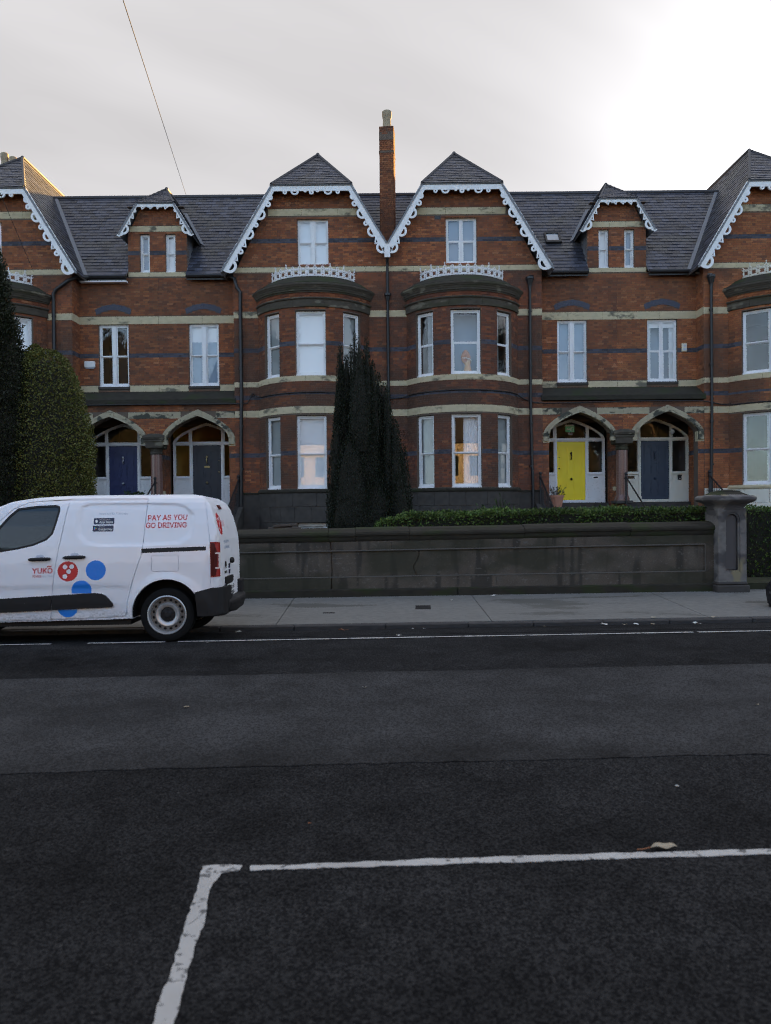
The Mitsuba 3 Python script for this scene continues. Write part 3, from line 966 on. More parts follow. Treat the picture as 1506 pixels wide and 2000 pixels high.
    for t0, t1 in zip(np.linspace(-1, 1, 23)[:-1], np.linspace(-1, 1, 23)[1:]):
        q = [(t0 * .60, 8.50 + .18 * (1 - t0 * t0)), (t1 * .60, 8.50 + .18 * (1 - t1 * t1)), (t1 * .66, 8.70 + .19 * (1 - t1 * t1)), (t0 * .66, 8.70 + .19 * (1 - t0 * t0))]
        g = Polygon(q).buffer(-.004)
        v, f = extr(g, .02 + rr.uniform(0, .006))
        vs.append((np.stack([v[:, 0] + w1[0], YR - v[:, 2] + .006, v[:, 1]], -1), f))
    h.add('relieving_arch', cat(vs), 'blue_brick', kind='stuff')
    band(h, FR, UF, UP - .003, 8.17, 8.446, 0.012, sd + 11, lo=.8, hi=1.4)
    band(h, FR, UF, w1[0] - .56, 5.745, 5.965, 0.012, sd + 12)
    band(h, FR, w1[0] + .56, UP - .003, 5.745, 5.965, 0.012, sd + 13)
    h.add('window_sill', bev(w1[0] - .57, w1[0] + .57, YR - .05, YR + .15, 5.83, 5.925, .01), 'plinth_granite')
    window(h, at_front(w1[0], YR + .09, w1[1]), w1[2], w1[3], 2, cfg['door_win_four'], cfg['door_win_fill'], seed=sd + 5)
    # return wall between the two fronts
    fs = f_side(UF, 1)
    ret = sbox(YF, 5.1, YR, 9.9)
    k = h.add('front_wall', slab(ret, fs, 0.25), 'mortar')
    m = lay_bricks(ret.difference(unary_union([sbox(20, 8.17, 30, 8.43), sbox(20, 5.75, 30, 5.96)])), fs, sd + 41, w, tint, [(6.98, 7.16)])
    h.sub(k, 'brick', m[:2], 'brick', False, m[2], kind='stuff')
    for z0, z1 in ((8.176, 8.43), (5.752, 5.955)):
        h.add('band_stone', fbox(fs, YF + .004, YR - .016, z0, z1, -.02, .012), 'stone')
    # ---- main roof
    lb = math.hypot(3.45, 4.11)
    mr = sbox(-.0, 0, UP, lb)
    mr = mr.difference(Polygon([(UP - 1.06, -.1), (UP + 1.2, -.1), (UP + 1.2, 4.0), (UP, 4.0), (UP - .6, 3.4), (UP - 1.06, 2.2)]))
    roof_plane(h, [0, YE, ZE], [1, 0, 0], [0, 3.45, 4.11], mr, sd + 34)
    ridge(h, [0, YE + 3.45, ZR + .03], [UP, YE + 3.45, ZR + .03], .07, 'slate_edge')
    v = [[0, YE + 3.45, ZR], [UP, YE + 3.45, ZR], [UP, YE + 8.5, 9.5], [0, YE + 8.5, 9.5], [0, YE + 8.5, -.3], [UP, YE + 8.5, -.3]]
    h.add('back_wall', (np.array(v), quads([[0, 1, 2, 3], [3, 2, 5, 4]])), 'mortar')
    # lead valley
    zz = np.array([9.80, 14.0])
    uv, yv_ = GC + half(zz), YE + (zz - ZE) / TS
    q = np.c_[uv, yv_, zz]
    nl = np.array([GS, 0, 1]) / sl; nm = np.array([0, -4.11, 3.45]) / lb
    al = np.array([-.02, .14, 0.0]) ; ar = np.array([.15, 0.0, .02])
    V = np.vstack([q + al * [0, 1, 0] + nl * .03, q + nl * .01 + nm * .03, q + ar * [1, 0, 0] + nm * .035])
    h.add('valley_lead', (V, quads([[0, 1, 3, 2], [2, 3, 5, 4]])), 'lead')
    # gutter, downpipes
    gx0, gx1 = UF + .02, UP - 1.08
    h.add('gutter', cat([tube([[gx0, YE - .03, ZE - .05], [gx1, YE - .03, ZE - .05]], .065, 8), bx(gx0, gx1, YE + .03, YE + .07, ZE - .18, ZE - .01)]), 'black_iron', 40)
    if cfg.get('fascia'):
        h.add('fascia', bx(gx0 + .1, gx1 + .02, YE + .0, YE + .20, ZE - .235, ZE - .185), 'white_paint')
    pu, py = cfg['pipe_at'], YF - .09
    if cfg['pipe'] == 'neck':
        pts = [[UF + .45, YE - .06, ZE - .07], [UF + .12, YE - .32, ZE - .17], [UF - .06, py - .02, ZE - .32], [pu + .12, py - .01, ZE - .62], [pu, py, ZE - .78], [pu, py, ZE - 1.1], [pu, py, 5.4], [pu + .02, py, 4.5], [pu + .05, py, 1.0], [pu + .05, py, -.2]]
        h.add('downpipe', tube(pts, .062, 8), 'black_iron', 50)
    else:
        pts = [[UF + .1, YE - .02, ZE - .12], [UF - .05, YE - .12, ZE - .19], [pu, py - .02, ZE - .34], [pu, py, ZE - .55]]
        h.add('downpipe', tube(pts, .045, 8), 'black_iron' if cfg['pipe'] == 'hopper' else 'lead', 50)
        h.add('hopper', lathe([(.0, 9.12), (.06, 9.12), (.07, 9.2), (.13, 9.40), (.15, 9.42), (.15, 9.5), (.0, 9.5)], 8, (pu, py, 0)), 'black_iron')
        h.add('downpipe', tube([[pu, py, 9.2], [pu, py, 5.0], [pu + .02, py, 3.4], [pu + .05, py - .02, 2.2], [pu + .05, py - .02, -.2]], .052, 8), 'black_iron', 50)
    for z in (8.3, 6.4, 4.4, 2.9):
        h.add('pipe_bracket', lathe([(.0, z - .03), (.075, z - .03), (.075, z + .03), (0, z + .03)], 8, (pu + .01, py, 0)), 'black_iron')
    if cfg.get('valley_pipe'):
        h.add('downpipe', tube([[0, YF - .28, 10.15], [0, YF - .08, 9.9], [0, YF - .08, 8.6], [0, YF - .08, 2.0], [0, YF - .08, -.2]], .05, 8), 'black_iron', 50)
        h.add('hopper', lathe([(.0, 8.72), (.06, 8.72), (.09, 8.86), (.12, 8.90), (.12, 8.98), (.0, 8.98)], 8, (0, YF - .09, 0)), 'black_iron')
    # ---- dormer over the party wall, between the two doors
    if own:
        c = UP
        dr_ = Polygon([(c - 1.06, ZE - .35), (c + 1.06, ZE - .35), (c + 1.06, 11.35), (c + .62, 12.30), (c - .62, 12.30), (c - 1.06, 11.35)])
        dholes = unary_union([sbox(c + s * dw - dww / 2, dz, c + s * dw + dww / 2, dz + dh) for s in (-1, 1)])
        k = h.add('dormer', slab(dr_.difference(dholes), f_front(YR + .002), .3), 'mortar')
        m = lay_bricks(dr_.difference(unary_union([dholes, sbox(c - 2, 9.86, c + 2, 10.03), sbox(c - 2, 11.47, c + 2, 11.68), sbox(c - 2, 9, c + 2, 9.86)])), f_front(YR + .002), sd + 50, w, tint, [(10.66, 10.80)])
        h.sub(k, 'brick', m[:2], 'brick', False, m[2], kind='stuff')
        for s in (-1, 1):
            h.sub(k, 'cheek', cat([bx(c + s * 1.04 - .02, c + s * 1.04 + .02, YR + .03, 30.6, 9.6, 11.75)]), 'lead')
            window(h, at_front(c + s * dw, YR + .10, dz), dww, dh, 1, False, cfg['dormer_fill'][(s + 1) // 2], seed=sd + 60 + s)
        band(h, f_front(YR), c - 1.06, c + 1.06, 9.865, 10.02, .014, sd + 51, lo=.5, hi=.9)
        band(h, f_front(YR), c - 1.0, c + 1.0, 11.475, 11.675, .014, sd + 52, lo=.5, hi=.8)
        DA = 13.50
        dhf = lambda z: (DA - z) / GS
        y0, yh2, zt2 = YR - .30, YR + 1.25, 12.40
        for sgn in (1, -1):
            zl = 11.30
            b = lambda z: (z - zl) / GS * sl
            roof_plane(h, [c + sgn * dhf(zl), 0, zl], [0, 1, 0], [-sgn, 0, GS], Polygon([(y0, 0), (y0, b(zt2)), (yh2, b(DA)), (31.3, b(DA)), (29.3, 0)]), sd + 53 + sgn, gauge=.17)
            ridge(h, [c + sgn * dhf(zt2), y0, zt2 + .02], [c, yh2, DA + .02], .035, 'slate_edge')
            fl = np.array([[c + sgn * dhf(11.3), 28.6, 11.30], [c + sgn * (dhf(11.3) + .16), 28.5, 11.2], [c + sgn * (dhf(12.9) + .16), 29.9, 12.9], [c + sgn * dhf(12.9), 29.95, 12.95]])
            h.add('valley_lead', (fl + [0, 0, .06], quads([[0, 1, 2, 3]])), 'lead')
        roof_plane(h, [0, y0 - .02, zt2], [1, 0, 0], [0, yh2 - y0 + .02, DA - zt2], Polygon([(c - dhf(zt2) - .04, 0), (c + dhf(zt2) + .04, 0), (c, math.hypot(yh2 - y0 + .02, DA - zt2))]), sd + 56, gauge=.18)
        ridge(h, [c, yh2, DA + .03], [c, 31.3, DA + .03], .06, 'slate_edge')
        zt3 = zt2 - .03
        a = dhf(zt3) + .03
        board(h, ornament((c - a, zt3), (c + a, zt3), [(.30, 'v', .10), (.48, 's', .04), (a - .13, 'v', .09), (a + .13, 'v', .09), (2 * a - .48, 's', .04), (2 * a - .30, 'v', .10)], .10, -1), y0 + .02, y0 + .07)
        for s in (-1, 1):
            r_ = ornament((c + s * a, zt3 + .01), (c + s * (dhf(11.27) + .03), 11.27), [(.22, 's', .07), (.42, 'v', .11), (.66, 'v', .12), (.98, 'd', .19), (1.18, 's', .07)], .12, -s)
            board(h, r_, y0 + .024, y0 + .066)
        h.add('soffit', bx(c - 1.0, c + 1.0, y0 + .07, YR, 12.28, 12.30), 'mortar')
    # ---- porch
    yp = YF + .03
    FP = f_front(yp)
    uc, zs, ri_, ro_ = 6.70, 4.04, 1.08, 1.27
    inner = arch_poly(uc, ri_, 1.4, zs, 0.74)
    outer = arch_poly(uc, ro_, 3.78, zs - .02, 0.98)
    pw = sbox(UF + .002, 1.3, UP - .001, 5.16)
    op = inner.union(sbox(uc - ri_, 1.3, UP + .1, 4.08 - .02))
    cap_box = sbox(7.86, 3.5, UP + .1, 4.10)
    pb = pw.difference(op)
    k = h.add('porch', slab(pb, FP, 0.38), 'mortar')
    m = lay_bricks(pb.difference(unary_union([outer, sbox(0, 4.70, 20, 4.93), cap_box, sbox(UF, 3.72, uc - ro_ + .02, 4.08)])), FP, sd + 70, w, np.array(tint) * .92, [(3.30, 3.45)], soot=.7)
    h.sub(k, 'brick', m[:2], 'brick', False, m[2], kind='stuff')
    for a, b in ((UF + .004, uc - .62), (uc + .62, UP - .004)):
        zc = sbox(a, 4.70, b, 4.93).difference(outer.buffer(.004))
        v, f = extr(zc, .05)
        h.add('band_stone', (np.stack([v[:, 0], yp - v[:, 2] + .035, v[:, 1]], -1), f), 'arch_stone')
    h.add('impost', fbox(FP, UF + .003, uc - ri_ + .02, 3.72, 4.07, -.2, .014), 'stone')
    ring_ = outer.difference(inner.union(sbox(uc - ri_, 0, uc + ri_, zs - .03)))
    cuts = [(-1.3, -.72), (-.72, -.13), (-.13, .13), (.13, .72), (.72, 1.3)]
    for a, b in cuts:
        g = ring_.intersection(sbox(uc + a + .004, 0, uc + b - .004, 9))
        v, f = extr(g, .16)
        k2 = h.add('arch_stone', (np.stack([v[:, 0], yp - v[:, 2] + .08 - (.012 if a == -.13 else 0), v[:, 1]], -1), f), 'arch_stone')
    lip = arch_poly(uc, ri_ + .06, zs - .05, zs, .79).difference(arch_poly(uc, ri_ - .012, 0, zs, .73)).intersection(sbox(0, zs - .02, 20, 9))
    v, f = extr(lip, .05)
    h.add('arch_moulding', (np.stack([v[:, 0], yp - v[:, 2] + .02 - .13, v[:, 1]], -1), f), 'arch_stone')
    # porch roof
    cv = np.array([[UF - .04, YR + .02, 5.76], [UP, YR + .02, 5.76], [UP, yp - .10, 5.36], [UF - .04, yp - .10, 5.36], [UF - .04, yp - .12, 5.20], [UP, yp - .12, 5.20], [UP, YR, 5.14], [UF - .04, YR, 5.14]])
    h.add('porch_roof', (cv, quads([[0, 1, 2, 3], [3, 2, 5, 4], [4, 5, 6, 7], [0, 3, 4, 7], [1, 2, 5, 6]])), 'mossy_stone')
    # porch inside: floor, ceiling, side and dividing walls
    h.add('porch_floor', bx(UF, UP, YF - .25, 28.4, -.3, 1.45), 'plinth_granite')
    h.add('door_step', bev(UF + .07, UP - .22, 28.05, 28.38, 1.44, 1.60, .015), 'plinth_granite')
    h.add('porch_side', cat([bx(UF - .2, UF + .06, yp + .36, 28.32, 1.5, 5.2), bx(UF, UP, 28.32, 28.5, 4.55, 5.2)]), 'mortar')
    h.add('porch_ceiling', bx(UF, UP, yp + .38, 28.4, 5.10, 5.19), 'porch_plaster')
    k = h.add('porch_side', bx(UP - .20, UP - .001, 27.42, 28.45, 1.5, 5.2), 'mortar')
    for fm, p_ in ((f_side(UP - .20, -1), sbox(27.42, 1.45, 28.26, 5.1)), (f_front(27.42), sbox(UP - .20, 1.45, UP, 5.1))):
        m = lay_bricks(p_, fm, sd + 71, w, np.array(tint) * .85, [(3.30, 3.45)])
        h.sub(k, 'brick', m[:2], 'brick', False, m[2], kind='stuff')
    m = lay_bricks(sbox(27.41, 1.45, 28.26, 5.1), f_side(UF + .06, 1), sd + 72, w, tint, [(3.30, 3.45)])
    h.sub(k, 'brick', m[:2], 'brick', False, m[2], kind='stuff')
    h.add('impost', bx(UP - .215, UP, 27.405, 27.6, 2.02, 2.16), 'stone')
    if own:
        k = h.add('column', lathe([(.255, 1.62), (.255, 1.74), (.225, 1.80), (.215, 1.84), (.205, 1.9), (.198, 2.6), (.19, 3.5), (.0, 3.5)], 24, (UP, yp + .19, 0)), 'polished_granite', 40)
        h.sub(k, 'capital', cat([lathe([(.19, 3.44), (.225, 3.47), (.225, 3.51), (.20, 3.54), (.23, 3.62), (.28, 3.68), (.0, 3.68)], 20, (UP, yp + .19, 0)), bev(UP - .30, UP + .30, yp - .12, yp + .5, 3.66, 3.90, .02), bev(UP - .34, UP + .34, yp - .15, yp + .5, 3.88, 3.95, .015), tube([[UP - .36, yp - .05, 4.03], [UP - .15, yp - .06, 4.05], [UP + .15, yp - .06, 4.05], [UP + .36, yp - .05, 4.03]], [.09, .12, .12, .09], 10), bx(UP - .36, UP + .36, yp + .01, yp + .4, 3.92, 4.12)]), 'dark_stone')
        h.sub(k, 'base', bev(UP - .30, UP + .30, yp - .12, yp + .5, 1.55, 1.66, .02), 'plinth_granite')
    # ---- entrance screen
    ys = 28.26
    pm_ = cfg['screen_paint']
    outl = arch_poly(uc, 1.24, 1.6, 3.93, .74)
    j0, j1, sw = .52, .64, 1.15
    inn = arch_poly(uc, 1.24 - .10, 1.6, 3.93, .64)
    ops = [('fan', inn.intersection(sbox(uc - .57, 3.98, uc + .57, 9)))]
    ops += [('fan', inn.intersection(sbox(uc - 2, 3.98, uc - .66, 9))), ('fan', inn.intersection(sbox(uc + .66, 3.98, uc + 2, 9)))]
    ops += [('light', sbox(uc + s * j1, 2.72, uc + s * sw, 3.85)) for s in (-1, 1)]
    dop = sbox(uc - j0, 1.70, uc + j0, 3.85)
    sc_ = outl.difference(unary_union([p for _, p in ops] + [dop]))
    v, f = extr(sc_, .10)
    B = [(np.stack([v[:, 0], ys + .10 - v[:, 2], v[:, 1]], -1), f)]
    B.append(bev(uc - 1.24, uc + 1.24, ys - .03, ys + .02, 3.875, 3.965, .008))
    for s in (-1, 1):
        B.append(bev(uc + s * .895 - .30, uc + s * .895 + .30, ys - .06, ys + .02, 2.62, 2.70, .01))
        B.append(bev(uc + s * .58 - .045, uc + s * .58 + .045, ys - .02, ys + .02, 1.62, 4.5 - .12, .008))
        B.append(bev(uc + s * .58 - .075, uc + s * .58 + .075, ys - .03, ys + .02, 1.60, 1.80, .008))
        B.append(bev(uc + s * 1.19 - .05, uc + s * 1.19 + .05, ys - .02, ys + .02, 1.62, 3.9, .008))
        B.append(bev(uc + s * .895 - .26, uc + s * .895 + .26, ys - .02, ys + .02, 1.60, 1.76, .008))
    B.append(bev(uc - j0, uc + j0, ys - .04, ys + .08, 1.60, 1.70, .008))
    k = h.add('entrance_screen', cat(B), pm_)
    for s in (-1, 1):
        q = uc + s * .895
        o_, i_ = sbox(-.19, -.36, .19, .36), unary_union([Point(0, .12).buffer(.12), Point(-.09, .02).buffer(.09), Point(.09, .02).buffer(.09), sbox(-.10, -.27, .10, .05)])
        fr = o_.difference(o_.buffer(-.022)).union(i_.buffer(.012).difference(i_.buffer(-.012)).intersection(o_)).union(sbox(-.15, .27, .15, .295))
        v, f = extr(fr, .014)
        h.sub(k, 'panel', (np.stack([v[:, 0] + q, ys - v[:, 2] + .002, v[:, 1] + 2.17], -1), f), pm_)
    for _, p_ in ops:
        e = np.array(p_.exterior.coords)[:-1]
        h.sub(k, 'pane', (np.stack([e[:, 0], np.full(len(e), ys + .055), e[:, 1]], -1), np.array([[0, i, i + 1] for i in range(1, len(e) - 1)])), 'glass')
    v, _ = bx(uc - 1.25, uc + 1.25, ys + .10, 31.5, 1.6, 4.9)
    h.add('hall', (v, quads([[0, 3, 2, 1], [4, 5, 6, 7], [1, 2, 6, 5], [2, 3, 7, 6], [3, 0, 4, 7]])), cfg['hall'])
    # door leaf with four panels
    dm = cfg['door_paint']
    k = h.add('door', bev(uc - j0 + .004, uc + j0 - .004, ys + .03, ys + .08, 1.705, 3.845, .004), dm, label=cfg['door_label'])
    for s in (-1, 1):
        for z0, z1 in ((1.86, 2.40), (2.60, 3.70)):
            o_ = sbox(uc + s * .25 - .15, z0, uc + s * .25 + .15, z1)
            hd = sbox(uc + s * .25 - .10, z0 + .07, uc + s * .25 + .10, z1 - .16).union(Point(uc + s * .25, z1 - .15).buffer(.085))
            fr = o_.buffer(.022).difference(o_.buffer(-.012)).union(o_.buffer(-.03).difference(hd))
            v, f = extr(fr, .016)
            h.sub(k, 'panel', (np.stack([v[:, 0], ys + .032 - v[:, 2], v[:, 1]], -1), f), dm)
    fm = cfg['fittings']
    h.sub(k, 'knob', blob((uc, ys - .02, 2.47), (.045, .05, .045), 2), fm, True)
    h.sub(k, 'knocker', cat([blob((uc, ys, 3.42), (.04, .03, .05), 2), tube([[uc, ys - .01, 3.40], [uc + .012, ys - .03, 3.32], [uc, ys - .03, 3.24], [uc, ys - .01, 3.19]], [.014, .022, .016, .022], 8)]), fm, True)
    if cfg.get('letter_plate'):
        h.sub(k, 'letter_plate', bev(uc - .11, uc + .11, ys + .015, ys + .04, 3.02, 3.09, .006), fm)
    if cfg.get('lock'):
        h.sub(k, 'lock', blob((uc + cfg['lock'] * .44, ys + .02, 2.86), .03, 2), fm, True)
        h.sub(k, 'lock', blob((uc + cfg['lock'] * .44, ys + .02, 3.28), .018, 2), fm, True)
    return h


flat('slate_edge', (0.045, 0.044, 0.050), 0.6)
flat('blue_brick', (0.060, 0.064, 0.090), 0.75)

# window fills: (kind, material, from, to across, from, to up, folds, taper)
BL = lambda z0=.03, z1=.98, m='white_cloth': ('blind', m, .03, .97, z0, z1)
CU = lambda a, b, m='white_cloth', n=5, tp=0.0: ('curtain', m, a, b, .03, .97, n, tp)
sides = [CU(.03, .30), CU(.70, .97)]
NORM = [.24, .22, .14, .17, .12, .06, .05]
WARM = [.32, .20, .22, .12, .05, .03, .06]
DULL = [.14, .20, .06, .22, .21, .15, .02]
DARK = [.07, .13, .03, .24, .28, .24, .01]
P0, PER = 0.15, 16.48
HOUSES = [
    ('red_brick_house', P0 - PER, 1, dict(seed=100, mix=NORM, bay_mix=DULL, bay_tint=.85, side_win=(30.5, 50.5), tint=(1.0, .98, .95), label='brick house at the far left with blue front door, half hidden by dark evergreens', shift=-.17, gable_four=False, gable_fill=[BL(.5)], g_fill=[[BL()], [BL()], [BL()]], f_fill=[[BL()], [BL()], [BL()]], bay_four=False, rails=(.5, .5),
        door_win_four=False, door_win_fill=[], dormer=False, pipe='neck', pipe_at=4.80, fascia=True, screen_paint='white_paint', hall='room_wall', door_paint='blue_paint', door_label='deep blue panelled front door', fittings='steel_silver')),
    ('red_brick_house_001', P0, -1, dict(seed=200, mix=NORM, bay_mix=DULL, bay_tint=.78, side_win=(30.5, 50.5), tint=(.98, .95, .93), label='brick house left of the chimney, with dark grey front door and blinds in its bay', gable_four=False, gable_fill=[BL()], basement=True,
        g_fill=[[BL()], [BL(.03, .98, 'grey_cloth')], [BL(.03, .98, 'grey_cloth')]], f_fill=[[BL()], [BL(.03, .98, 'grey_cloth')], [BL(.03, .98, 'grey_cloth')]], bay_four=False, rails=(.48, .5), door_win_four=False, door_win_fill=[BL(.72), BL(.03, .72, 'blue_cloth')], dormer=True, dormer_fill=([BL(.03, .9)], [BL(.03, .9, 'blue_cloth')]),
        pipe='neck', pipe_at=5.15, valley_pipe=True, screen_paint='white_paint', hall='warm_lit_wall', door_paint='grey_paint', door_label='dark grey panelled front door with brass fittings', fittings='brass', letter_plate=True, lock=-1)),
    ('red_brick_house_002', P0, 1, dict(seed=300, mix=NORM, bay_mix=DARK, bay_tint=.85, side_win=(30.5, 50.5), tint=(.98, .96, .98), label='brick house right of the chimney, with bright yellow front door and curtained bay', gable_four=True, gable_fill=[BL(.03, .98, 'blue_cloth')], vent=True,
        g_fill=[[CU(.03, .14), CU(.42, .97, 'white_cloth', 7)], [BL(.03, .98, 'grey_cloth')], [BL(.03, .98, 'grey_cloth')]], f_fill=[[('blind', 'blue_cloth', -.1, 1.1, .03, .99, .55)], [CU(.03, .5, 'grey_cloth')], [CU(.4, .97, 'grey_cloth')]], bay_four=True, rails=(.48, .5), door_win_four=False, door_win_fill=[BL(.03, .98, 'blue_cloth')], dormer=True, dormer_fill=([BL()], [BL(.03, .98, 'blue_cloth')]),
        pipe='hopper', pipe_at=4.97, screen_paint='white_paint', hall='room_wall', door_paint='yellow_paint', door_label='bright yellow panelled front door', fittings='dark_bronze', lock=-1)),
    ('red_brick_house_003', P0 + PER, -1, dict(seed=400, mix=WARM, bay_mix=WARM, bay_tint=.95, side_win=(26.5, 52), tint=(1.05, 1.02, 1.0), label='brick house at the far right with slate blue front door and white rendered base', shift=-.13, gable_four=False, gable_fill=[], g_fill=[[], [CU(.03, .2)], [CU(.03, .18)]], f_fill=[[CU(.03, .3)], [], [CU(.03, .3)]], bay_four=False, rails=(.5, .5),
        door_win_four=True, door_win_fill=[BL(.88), ('blind', 'blue_cloth', .03, .97, .03, .98, .5), CU(.03, .2), CU(.8, .97)], dormer=False, pipe='hopper_lead', pipe_at=5.17, screen_paint='cream_paint', hall='room_wall', door_paint='slate_blue_paint', door_label='slate blue panelled front door', fittings='slate_blue_paint', letter_plate=True, plinth='cream_paint', rail_paint='cream_paint', rail_label='rusty cream iron railing')),
]
built = [build_house(*a) for a in HOUSES]


def chimney(h, u, y, w, dp, z0, z1, rot, pots, seed, smoke=0.0):
    """Brick stack with corbelled top and clay pots."""
    c, s = math.cos(rot), math.sin(rot)
    def turn(v):
        v = np.asarray(v, float)
        return np.stack([u + v[:, 0] * c - v[:, 1] * s, y + v[:, 0] * s + v[:, 1] * c, v[:, 2]], -1)
    k = h.add('chimney', mp(cat([bx(-w / 2, w / 2, 0, dp, z0, z1 - .5), bx(-w / 2 - .03, w / 2 + .03, -.03, dp + .03, z1 - .98, z1 - .90), bx(-w / 2 - .02, w / 2 + .02, -.02, dp + .02, z1 - .5, z1 - .2), bx(-w / 2 - .01, w / 2 + .01, -.01, dp + .01, z1 - .2, z1)]), turn), 'mortar')
    parts = []
    for fm, a, b in ((lambda x, z, o: np.stack([x, -np.asarray(o) - .012 + 0 * x, z], -1), -w / 2, w / 2), (lambda x, z, o: np.stack([w / 2 + np.asarray(o) + .012 + 0 * x, x, z], -1), 0, dp), (lambda x, z, o: np.stack([-w / 2 - np.asarray(o) - .012 + 0 * x, x, z], -1), 0, dp)):
        m = lay_bricks(sbox(a, z0, b, z1), fm, seed, NORM)
        parts.append((turn(m[0]), m[1], m[2]))
    v, f, cc = cat_c(parts)
    h.sub(k, 'brick', (v, f), 'brick', False, cc, kind='stuff')
    for px, py, r, ht in pots:
        pr = [(.0, z1), (r * 1.25, z1), (r * 1.2, z1 + .07), (r, z1 + .12), (r * .92, z1 + ht * .55), (r * 1.02, z1 + ht * .6), (r * 1.15, z1 + ht * .75), (r * 1.12, z1 + ht * .95), (r * .8, z1 + ht), (r * .6, z1 + ht * .96), (0, z1 + ht * .9)]
        q = turn(np.array([[px, py, 0]]))[0]
        h.sub(k, 'pot', lathe(pr, 14, (q[0], q[1], 0)), 'clay_pot', 40)


flat('clay_pot', (0.30, 0.245, 0.165), 0.85)
chimney(built[2], .02, 28.7, .50, .62, 10.2, 15.66, -.10, [(0, .3, .16, .72)], 77)
chimney(built[0], .12, 33.2, .7, 1.3, 13.0, 16.2, 0.0, [(-.15, .25, .15, .8), (.2, .3, .14, .65), (.16, .8, .15, .75)], 79)
# roof window on the slope right of the second gable
h2 = built[2]
ez = np.array([0, 3.45, 4.11]) / math.hypot(3.45, 4.11); en = np.array([0, -4.11, 3.45]) / math.hypot(3.45, 4.11)
def on_roof(v):
    v = np.asarray(v, float)
    return np.array([6.18, YE, ZE]) + v[:, :1] * [1, 0, 0] + v[:, 1:2] * ez + v[:, 2:3] * en
k = h2.add('roof_window', mp(cat([bev(-.29, -.22, 1.82, 2.36, 0, .10), bev(.22, .29, 1.82, 2.36, 0, .10), bev(-.29, .29, 1.72, 1.84, 0, .11), bev(-.29, .29, 2.34, 2.42, 0, .10)]), on_roof), 'black_iron')
h2.sub(k, 'pane', mp(bx(-.22, .22, 1.84, 2.34, .03, .05), on_roof), 'roof_glass')
scene['roof_glass'] = {'type': 'twosided', 'b': {'type': 'principled', 'base_color': {'type': 'rgb', 'value': [.35, .36, .38]}, 'roughness': 0.08, 'specular': 0.8}}
# party line coping: little lead gutter between the two middle gables
h2.add('valley_gutter', bx(-.16, .16, 26.7, 28.4, 10.38, 10.56), 'lead')

# houses further along the row, outside the frame; they shade the street from the low sun behind
for i, (o, d) in enumerate(((P0 + PER, 1), (P0 + 2 * PER, -1), (P0 + 2 * PER, 1), (P0 + 3 * PER, -1))):
    h = House(nk('row_house'), o, d)
    labels[h.key] = {'label': '%s terrace house along the row out of view beyond the right edge' % ('first', 'second', 'third', 'fourth')[i], 'category': 'house', 'group': 'terrace houses beyond the right edge'}
    h.add('wall', cat([bx(0, UF, YF, 35.8, -.3, 9.9), bx(UF, UP, YR, 35.8, -.3, ZE)]), 'brick_plain')
    hh = (GA - 9.9) / GS
    v = np.array([[GC - 2.6, 26.6, 10.6], [GC + hh, 26.6, 9.9], [GC + 1.38, 26.6, 12.66], [GC - 1.38, 26.6, 12.66], [GC - 2.6, 34, 10.6], [GC + hh, 34, 9.9], [GC, 34, GA], [GC, 29.45, GA]])
    h.add('gable_roof', (v, np.array([[0, 1, 2], [0, 2, 3], [2, 7, 3], [1, 5, 2], [2, 5, 6], [2, 6, 7], [0, 3, 4], [3, 6, 4], [3, 7, 6]])), 'slate_edge')
    h.add('main_roof', (np.array([[0, YE, ZE], [UP, YE, ZE], [UP, YE + 3.45, ZR], [0, YE + 3.45, ZR], [0, YE + 8.5, 9.5], [UP, YE + 8.5, 9.5]]), quads([[0, 1, 2, 3], [3, 2, 5, 4]])), 'slate_edge')
flat('brick_plain', (0.20, 0.07, 0.04), 0.9)

# ------------------------------------------------------------------ things fixed to the fronts
H0, H1, H2, H3 = built
HX = lambda h, u: h.o + h.d * u
def thing(base, label, cat_, group=None):
    k = nk(base)
    labels[k] = {'label': label, 'category': cat_, **({'group': group} if group else {})}
    return k


k = thing('alarm_box', 'small white alarm box on brick left of the dark window above the blue door', 'alarm box')
x = -10.56
put(k + '__cover', bev(x - .19, x + .19, YR - .10, YR - .008, 6.62, 6.85, .02), 'plastic_white')
put(k + '__base', bev(x - .15, x + .15, YR - .07, YR - .006, 6.585, 6.63, .01), 'decal_grey')
k = thing('alarm_box', 'cream alarm box on brick right of the window above the slate blue door', 'alarm box')
x = 10.78
put(k + '__cover', bev(x - .09, x + .09, YR - .09, YR - .008, 6.98, 7.28, .015), 'plastic_cream')
put(k + '__badge', cat([bx(x - .05, x + .05, YR - .095, YR - .088, 7.16, 7.22), bx(x - .06, x + .06, YR - .095, YR - .088, 7.03, 7.10)]), 'decal_grey')
k = thing('exit_sign', 'green and white exit sign behind the glass above the yellow door', 'sign')
x, ys_ = HX(H2, 6.70) - .02, 28.36
put(k + '__plate', bx(x - .165, x + .165, ys_, ys_ + .02, 4.21, 4.42), 'sign_green')
put(k + '__housing', bx(x - .165, x + .165, ys_ - .01, ys_ + .05, 4.42, 4.48), 'plastic_white')
mk = [Polygon([(-.13, 0), (-.06, .05), (-.06, .02), (0, .02), (0, -.02), (-.06, -.02), (-.06, -.05)]), sbox(.06, -.075, .13, .075).difference(sbox(.075, -.06, .115, .06)), Point(.045, .05).buffer(.017), LineString([(.04, .03), (.03, -.02), (.05, -.07)]).buffer(.012), LineString([(.0, .015), (.04, .02), (.065, .0)]).buffer(.008), LineString([(.03, -.02), (.0, -.06)]).buffer(.011)]
v, f = extr(unary_union(mk), .004)
